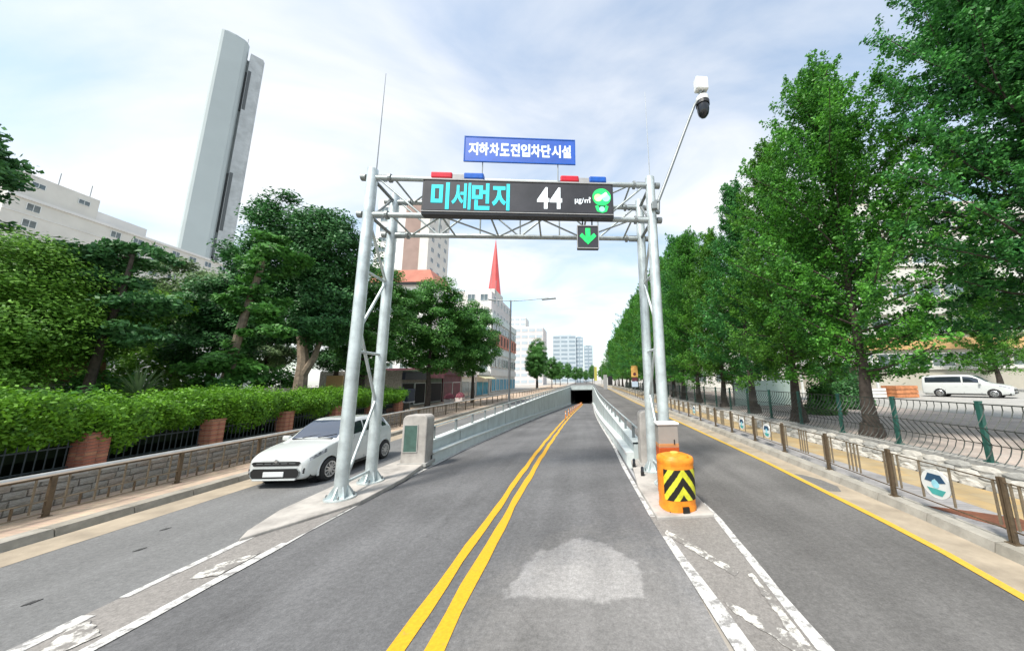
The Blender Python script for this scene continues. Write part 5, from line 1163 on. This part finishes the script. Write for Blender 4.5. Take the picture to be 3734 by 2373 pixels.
# ------------------------------------------------------------------ buildings
def windows(parent, o, u, nrm, n_u, n_z, w_, h_, du, dz, u0, z0, frame=FRAME, glass=WGLASS, split=True, skip=None, name='window'):
    """grid of windows on a wall: o origin on the wall, u unit vector along it, nrm outward"""
    u = Vector(u); nrm = Vector(nrm); rz = math.atan2(u.y, u.x)
    fm = MB()
    for (a, b, c, d) in ((0, -h_ / 2, w_, .07), (0, h_ / 2, w_, .07), (-w_ / 2, 0, .07, h_ + .07), (w_ / 2, 0, .07, h_ + .07)) + (((0, 0, .05, h_),) if split else ()): fm.box((a, 0, b), (c, .10, d))
    fm = fm.mesh('frame', frame); gm_ = MB().box((0, 0, 0), (w_, .03, h_)).mesh('window', glass)
    for i in range(n_u):
        for k in range(n_z):
            if skip and skip(i, k): continue
            p = Vector(o) + u * (u0 + i * du) + Vector((0, 0, z0 + k * dz))
            w_o = put(name, gm_, parent, p + nrm * .02, rz); put('frame', fm, w_o, (0, -.02, 0) if nrm.dot(Vector((math.sin(rz), -math.cos(rz), 0))) > 0 else (0, .02, 0))
# grey twin-shaft tower
e = thing('twin_shaft_tower', 'very tall slender grey tower with smooth broad shaft and mottled darker shaft', 'tower', (-137.5, 111, 0), R(51))
MB().prism([(-6.4, 7), (1.7, 7), (1.7, -.4), (1.2, -1.5), (.3, -2.1), (-5.4, -2.3), (-6.1, -1.9), (-6.5, -.8)], 0, 141.5, 'XY').build('broad_shaft', TOWERL, e)
MB().prism([(2.35, -1.2), (2.35, 6.5), (6.6, 6.5), (6.6, .2), (6.0, -1.2)], 0, 138.2, 'XY').build('mottled_shaft', TOWERD, e)
MB().box((2.02, 3.5, 68), (.62, 5, 136)).build('link_wall', TOWERL, e)
for (z0, z1) in ((112, 130), (60, 84), (20, 50)): MB().box((2.02, .72, (z0 + z1) / 2), (.6, .5, z1 - z0)).build('slot', TOWERS, e); MB().box((2.9, -1.22, (z0 + z1) / 2), (.9, .06, z1 - z0)).build('slot', TOWERS, e)
MB().prism([(-6.0, -1.2), (-6.2, 1.0), (-5.9, 6.6), (1.3, 6.6), (1.3, -.2), (.8, -1.3), (0, -1.9), (-2.4, -2.2), (-4.8, -1.9)], 141.52, 142.2, 'XY').build('rim', TOWERL, e)
for x in (1.0, 3.5, 5.5): MB().tube([(x, 2, 137), (x, 2, 142.5 + (4 if x < 2 else -3))], .14, 6).build('lightning_rod', GALVD, e)
# white apartment slab on the left
e = thing('apartment_slab', 'long off-white apartment slab behind the garden at the far left', 'building', (-96, 49, 0))
MB().prism([(-12, 0), (0, 0), (-2.5, 48), (-14, 48)], 0, 35.6, 'XY').build('wall', CREAM, e)
MB().prism([(-11, .3), (-.2, .3), (-.8, 10.5), (-11.5, 10.5)], 35.6, 39.8, 'XY').build('penthouse', CREAM, e)
MB().prism([(-11.5, 10.6), (-1.0, 10.6), (-1.6, 18.5), (-12.5, 18.5)], 35.6, 37.6, 'XY').build('roof_house', CREAMW, e)
u = Vector((-2.5, 48, 0)).normalized(); n_ = Vector((u.y, -u.x, 0))
windows(e, (0, 0, 0), u, n_, 13, 12, 1.5, 1.3, 3.5, 2.9, 3, 2.0, glass=WGLASS, skip=lambda i, k: i in (1, 2))
windows(e, (-12, 0, 0), (1, 0, 0), (0, -1, 0), 3, 13, 1.4, 1.1, 3.4, 2.9, 2.5, 2.0)
windows(e, (-.2, 0, 0), u, n_, 2, 1, 1.5, .9, 5.5, 2.9, 3, 38.2)
for k in range(12): MB().bar(Vector((0, 0, .6 + 2.9 * k)) + n_ * .06, Vector((-2.5, 48, .6 + 2.9 * k)) + n_ * .06, .12, .14).build('string_course', CREAMW, e)
MB().bar(Vector((0, 0, 35.3)) + n_ * .15, Vector((-2.5, 48, 35.3)) + n_ * .15, .3, .5).build('cornice', CREAMW, e)
for yy_ in (3, 7, 11): MB().tube([(-4, yy_, 37.5 if yy_ > 10 else 39.5), (-4, yy_, 43.5)], .06, 5).build('aerial', GALVD, e)
# tower block with brown panel behind the gantry
e = thing('tower_block', 'white tower block with a brown central panel behind the left end of the gantry', 'building', (-47.5, 84, 0))
MB().box((-3.5, 6, 27), (12, 12, 54)).build('wall', CREAMW, e)
MB().box((1.2, -.15, 27), (5.0, .3, 53)).build('brown_panel', BROWNW, e)
MB().box((4.9, 5, 27), (2.4, 13, 53.5)).build('stair_tower', CREAM, e)
windows(e, (-9.5, 0, 0), (1, 0, 0), (0, -1, 0), 2, 17, 2.0, 1.3, 3.0, 3.0, 2.0, 3)
windows(e, (6.1, -1.5, 0), (0, 1, 0), (1, 0, 0), 3, 17, 1.6, 1.3, 4.0, 3.0, 2.5, 3)
e2 = thing('tiled_roof_house', 'house with terracotta roof edge and cream gable below the tower block', 'building', (-38, 66, 0))
MB().box((0, 4, 12), (13, 8, 24)).build('wall', CREAMW, e2); MB().prism([(-7, 23.6), (7, 23.6), (6, 26.2), (-6, 26.2)], -.6, 8.6, 'XZ').build('roof', TERRA, e2); MB().box((0, -.7, 23.2), (13.6, .3, .5)).build('eaves', DARKIN, e2)
windows(e2, (-6.5, 0, 0), (1, 0, 0), (0, -1, 0), 4, 7, 1.6, 1.4, 3.0, 3.0, 2, 3)
# church with the red spire
e = thing('church', 'white church tower with a tall slender red spire', 'church', (-25.3, 91, 0))
MB().box((0, 0, 12.5), (4.2, 4.2, 25)).build('tower', CREAMW, e)
MB().box((-6, 5, 9), (14, 12, 18)).build('nave', CREAMW, e)
mb = MB(); n = 8; i0 = [mb.P((2.0 * math.cos(2 * math.pi * j / n + .39), 2.0 * math.sin(2 * math.pi * j / n + .39), 26.2)) for j in range(n)]; ap = mb.P((0, 0, 45.0)); mb.f += [(i0[j], i0[(j + 1) % n], ap) for j in range(n)]; mb.build('spire', SPIRE, e)
mb = MB(); n = 8; i0 = [mb.P((2.3 * math.cos(2 * math.pi * j / n + .39), 2.3 * math.sin(2 * math.pi * j / n + .39), 25.0)) for j in range(n)]; i1 = [mb.P((2.0 * math.cos(2 * math.pi * j / n + .39), 2.0 * math.sin(2 * math.pi * j / n + .39), 26.2)) for j in range(n)]
mb.f += [(i0[j], i0[(j + 1) % n], i1[(j + 1) % n], i1[j]) for j in range(n)]; mb.build('spire_skirt', CREAMW, e)
MB().tube([(0, 0, 44), (0, 0, 46.4)], .06, 5).tube([(-.5, 0, 45.6), (.5, 0, 45.6)], .05, 5).build('cross', GALVD, e)
windows(e, (-1.7, -2.1, 0), (1, 0, 0), (0, -1, 0), 2, 6, .8, 1.6, 1.5, 3.6, .95, 4)
# row of low shops
FX = lambda y: -17.4 + sh(y)
def shop(y0, y1, h, m, label, fascia, infill, aw=None):
    e = thing('shop', label, 'shop', (FX(y0), y0, .125)); L = y1 - y0; nseg = max(1, int(L // 2.2)); d = L / nseg
    MB().box((-4.2, L / 2, h / 2), (8, L - .04, h)).build('wall', m, e)
    MB().box((-.05, L / 2, h - .55), (.30, L - .10, .75)).build('fascia_sign', fascia, e)
    for k in range(nseg):
        w_ = put('shop_window', MB().box((0, 0, 0), (.05, d - .25, 2.1)).mesh('shop_window', infill), e, (-.19, d * (k + .5), 1.25))
        fm = MB()
        for s_ in (-1, 1): fm.box((.0, s_ * (d - .2) / 2, 0), (.09, .07, 2.2))
        fm.box((0, 0, 1.08), (.09, d - .2, .07)).box((0, 0, -1.08), (.09, d - .2, .1)); put('frame', fm.mesh('frame', FRAME if k % 2 else GALVD), w_)
    if aw:
        mb = MB(); mb.prism([(-.2, h - 1.0), (1.3, h - 1.5), (1.3, h - 1.62), (-.2, h - 1.12)], .1, L - .1, 'XZ'); mb.build('awning', aw, e)
    return e
shop(31.5, 36.4, 3.6, STONE, 'dark shopfront nearest the garden, under the trees', NAVY, DARKIN)
shop(36.5, 40.4, 3.8, SHOPG, 'dark green shopfront with a pink sign under the big street tree', SHOPP, DARKIN)
shop(40.5, 46.4, 4.2, MAROON, 'maroon shopfront behind the street tree trunks', MAROON, MAROON)
shop(46.5, 52.4, 4.0, CREAM, 'pale shopfront right of the maroon one', PINKW, WGLASS)
shop(52.5, 59.0, 4.4, CREAMW, 'shop with a cream awning at the foot of the white building', CREAMW, SHOPB, AWN)
# white four-storey building
e = thing('corner_building', 'white four-storey building with terracotta panels and a blue ground-floor shop', 'building', (FX(59.2), 59.2, .125)); o = e.location; D = 22
MB().box((-5.2, D / 2, 7.5), (10, D, 15)).build('wall', CREAMW, e)
u = Vector((sh(80) - sh(59), D, 0)).normalized()
for k, (z0, z1, m_) in enumerate(((9.2, 11.8, TERRA), (3.4, 4.6, CREAMW), (7.6, 8.6, AQUAC), (13.9, 15.2, AQUAC))): MB().box((-.12, D / 2, (z0 + z1) / 2), (.3, D + .1, z1 - z0)).build('terracotta_band' if m_ is TERRA else 'floor_band', m_, e)
windows(e, (-.02, 0, 0), (0, 1, 0), (1, 0, 0), 8, 1, 1.9, 1.7, 2.65, 3, 1.7, 6.0)
windows(e, (.05, 0, 0), (0, 1, 0), (1, 0, 0), 8, 1, 1.0, 1.9, 2.65, 3, 1.7, 10.5, frame=BROWNW, glass=DARKIN)
windows(e, (-.02, 0, 0), (0, 1, 0), (1, 0, 0), 8, 1, 1.9, 1.4, 2.65, 3, 1.7, 12.8)
windows(e, (-.02, 0, 0), (0, 1, 0), (1, 0, 0), 7, 1, 2.4, 2.2, 3.0, 3, 1.9, 1.7, glass=SHOPB)
windows(e, (-10, -.0, 0), (1, 0, 0), (0, -1, 0), 4, 4, 1.4, 1.4, 2.4, 3.3, 1.5, 5.2)
e = thing('grey_annex', 'tall pinkish-grey block rising behind the white corner building', 'building', (-24, 70, 0))
MB().box((0, 8, 11), (9, 20, 22)).build('wall', PINKW, e); MB().box((2, 6, 22.8), (4, 8, 1.8)).build('roof_house', CREAM, e)
windows(e, (4.5, -2, 0), (0, 1, 0), (1, 0, 0), 6, 6, 1.6, 1.5, 3.0, 3.2, 2.5, 4.6); windows(e, (-4.5, -2, 0), (1, 0, 0), (0, -1, 0), 3, 6, 1.6, 1.5, 2.8, 3.2, 1.8, 4.6)
MB().tube([(4, -1, 22), (4, -1, 27)], .07, 5).build('aerial', GALVD, e); MB().tube([(4, 3, 22), (4, 3, 26)], .07, 5).build('aerial', GALVD, e)
# far skyline
def block_far(name, x, y, w_, d_, h, m, label, nu, nz, glass=BLUEDK, band=None):
    e = thing(name, label, 'building', (x, y, 0)); MB().box((0, d_ / 2, h / 2), (w_, d_, h)).build('wall', m, e)
    MB().box((0, d_ / 2, h + .6), (w_ * .6, d_ * .6, 1.2)).build('roof_house', m, e)
    gm_ = MB().box((0, 0, 0), (w_ / nu * .8, .1, h / nz * .45)).mesh('window', glass)
    for i in range(nu):
        for k in range(nz): put('window', gm_, e, (-w_ / 2 + w_ / nu * (i + .5), -.04, h / nz * (k + .55)))
    return e
block_far('office_block', -18, 330, 24, 18, 48, BLUEGR, 'pale blue-grey office block with banded windows at the end of the street', 3, 11)
block_far('office_block', -2.6, 332, 8, 18, 46, BLUEDK, 'slate wing of the banded office block', 2, 11, BLUEGR)
block_far('office_block', 8.5, 420, 11, 18, 46, BLUEDK, 'narrow slate tower right of the banded office block', 2, 10, BLUEGR)
block_far('apartment_block', -34, 190, 22, 20, 34, PINKW, 'pinkish apartment block left of the far round tree', 5, 9, BLUEGR)
block_far('apartment_block', -66, 300, 26, 20, 62, CREAMW, 'far white apartment block behind the white corner building', 5, 14, BLUEGR)
# right: apartment behind the trees
e = thing('apartment_building', 'cream apartment building with an orange band behind the minivan', 'building', (34, 42, .45))
MB().box((20, 7, 13), (40, 14, 26)).build('wall', mat('wall_beige', (.44, .41, .34), .85, var=.08, scale=.3), e)
for k in range(5): MB().box((20, -.14, 5.95 + 4.65 * k), (39.9, .3, 1.5)).build('orange_band', ORANGEW if k == 0 else CREAM, e)
for k in range(5): MB().box((20, -.10, 2.75 + 4.65 * k), (39.9, .2, .35)).build('sill_band', CREAM, e)
windows(e, (0, 0, 0), (1, 0, 0), (0, -1, 0), 11, 5, 2.9, 1.65, 3.5, 4.65, 2.4, 3.82, glass=WGLASS)
windows(e, (0, 14, 0), (0, -1, 0), (-1, 0, 0), 3, 5, 1.9, 1.6, 4.2, 4.65, 2.8, 3.82)
e = thing('apartment_building', 'pale apartment block glimpsed through the right-hand street trees', 'building', (15.5, 50, .4))
MB().box((8, 10, 9), (16, 20, 18)).build('wall', CREAM, e); windows(e, (0, 20, 0), (0, -1, 0), (-1, 0, 0), 5, 6, 2.0, 1.5, 3.8, 2.95, 2.4, 2.25); windows(e, (0, 0, 0), (1, 0, 0), (0, -1, 0), 4, 6, 2.2, 1.5, 3.8, 2.95, 2.4, 2.25)
# booth with white canopy roof
e = thing('guard_booth', 'small dark booth under a pale canopy roof behind the green fence', 'booth', (28.2, 35.6, .47)); e.scale = (1.75, 1.75, 1.6)
MB().prism([(-1.9, 2.0), (1.4, 1.85), (1.4, 2.05), (.9, 2.45), (-.8, 2.55), (-1.9, 2.15)], -1.3, 1.3, 'XZ').build('roof', CREAMW, e, bevel=.02)
MB().box((.1, .3, .95), (1.5, 1.4, 1.8)).build('cabin', mat('booth_dark', (.055, .042, .038), .7, var=.3, scale=2), e)
for x in (-1.7, 1.25):
    for y in (-1.1, 1.1): MB().box((x, y, .95), (.10, .10, 1.9)).build('post', FRAME, e)
for k in range(4): MB().box((-.5 + k * .4, -.42, .95), (.05, .04, 1.7)).build('slat', BROWNW, e)
# mint panels, crates
e = thing('panel_fence', 'pale mint hoarding panels behind the tree trunks on the right', 'fence', (10.9, 23.6, .5)); pm = MB().box((0, 0, .85), (1.15, .05, 1.75)).mesh('panel', MINT); po = MB().box((0, 0, .9), (.08, .1, 1.85)).mesh('post', GALVD)
for k in range(4): put('panel', pm, e, (.6 + k * 1.17, 0, 0)); put('post', po, e, (k * 1.17, .06, 0))
def crate(loc, d, m, label):
    e = thing('crate', label, 'crate', loc)
    for z in (.12, .36, .60): 
        for s_ in (-1, 1): MB().box((0, s_ * d[1] / 2, z * d[2] / .72), (d[0], .03, .2 * d[2] / .72)).build('slat', m, e)
        for s_ in (-1, 1): MB().box((s_ * (d[0] / 2 - .02), 0, z * d[2] / .72), (.03, d[1] - .06, .2 * d[2] / .72)).build('slat', m, e)
    MB().box((0, 0, d[2] * .5), (d[0] - .1, d[1] - .1, d[2] * .92)).build('contents', WOODB, e)
crate((28.3, 29.3, .475), (1.9, 1.4, 1.05), mat('crate_orange', (.50, .20, .085), .7, var=.25, scale=3), 'orange slatted crate on the yard left of the minivan')
crate((26.4, 29.9, .475), (1.5, 1.1, .85), WPLAS, 'white slatted crate beside the orange one')
# navy cart and things at the near end of the shops
e = thing('covered_cart', 'dark navy covered cart standing at the near end of the left pavement plaza', 'cart', (-14.1, 25.2, .125))
MB().box((0, 0, 1.45), (1.9, 1.0, .95)).build('cover', NAVY, e, bevel=.05); MB().box((0, 0, .93), (1.95, 1.05, .08)).build('tray', GREYP, e); MB().box((-.1, 0, .62), (1.4, .8, .5)).build('chest', BLACK, e)
for x in (-.7, .5):
    w_ = put('wheel', MB().lathe([(.05, -.06), (.05, .06)], 10, axis='Y').mesh('hub', GALVD), e, (x, -.45, .26)); put('tyre', MB().lathe([(.18, -.05), (.26, -.04), (.26, .04), (.18, .05)], 18, axis='Y').mesh('tyre', RUBBER), w_)
for x in (.85, -.85): MB().box((x, 0, .46), (.06, .06, .9)).build('leg', GALVD, e)
e = thing('brick_pier', 'low brown brick pier at the end of the garden wall', 'pillar', (-12.9, 22.6, .1))
MB().box((0, 0, .55), (.7, .7, 1.1)).build('core', MORTAR, e)
for c_ in range(14):
    for q in (-.24, 0, .24): put('brick', bm[c_ % 2], e, (q + (.02 if c_ % 2 else -.02), -.33, .05 + c_ * .075)); put('brick', bm[c_ % 2], e, (.33, q, .05 + c_ * .075), R(90))
MB().box((0, 0, 1.13), (.82, .82, .07)).build('cap', KERB, e)
# planters with red flowers by the shops
for (x, y, lab) in ((-15.2, 37.4, 'planter with red flowers before the dark green shop'), (-15.0, 40.2, 'planter with pink flowers before the maroon shop')):
    e = thing('planter', lab, 'planter', (x, y, .125)); MB().prism([(-.35, 0), (.35, 0), (.42, .5), (-.42, .5)], -.5, .5, 'XZ').build('tub', PINKW, e); k = 500
    d_ = rng.normal(0, 1, (k, 3)); d_ /= np.linalg.norm(d_, axis=1)[:, None]; d_[:, 2] = abs(d_[:, 2]); leaf_obj('flowers', d_ * np.array([.5, .6, .6]) + np.array([0, 0, .5]), d_ + rng.normal(0, .4, (k, 3)), rng.uniform(.05, .09, k), SHOPP, e)
# low brown garden house and white boards behind the hedge
e = thing('garden_house', 'low brown-roofed garden house half hidden behind the hedge', 'house', (-24.5, 13.4, .3))
MB().box((0, 0, 1.3), (4.4, 2.4, 2.6)).build('wall', CREAM, e); MB().prism([(-2.6, 2.5), (2.6, 2.5), (2.4, 3.5), (-2.2, 3.4)], -1.6, 1.5, 'XZ').build('roof', WOODB, e); MB().box((-.6, -1.22, 1.2), (1.4, .06, 1.9)).build('door', DARKIN, e)
e = thing('notice_board', 'pale notice board in the garden left of the pale trunk', 'sign', (-17.4, 16.5, .3)); MB().box((0, 0, 2.25), (1.3, .06, .8)).build('board', BLUEGR, e)
for x in (-.5, .5): MB().box((x, .05, 1.0), (.06, .06, 2.0)).build('post', GALVD, e)
e = thing('notice_board', 'small orange notice board under the dark dome-shaped tree', 'sign', (-16.3, 21.4, .3)); MB().box((0, 0, 2.3), (1.1, .06, .9)).build('board', ORANGEW, e); MB().box((0, .05, .9), (.08, .08, 1.8)).build('post', WOODB, e)
e = thing('garden_wall', 'pale low wall behind the forked tree trunk', 'wall', (-19.5, 21.9, .2)); MB().box((0, 0, 1.05), (8.0, .3, 2.1)).build('panel', CONC, e)
for k in range(9): MB().box((-3.8 + k * .95, -.18, 1.1), (.10, .06, 2.0)).build('rib', CONC, e)
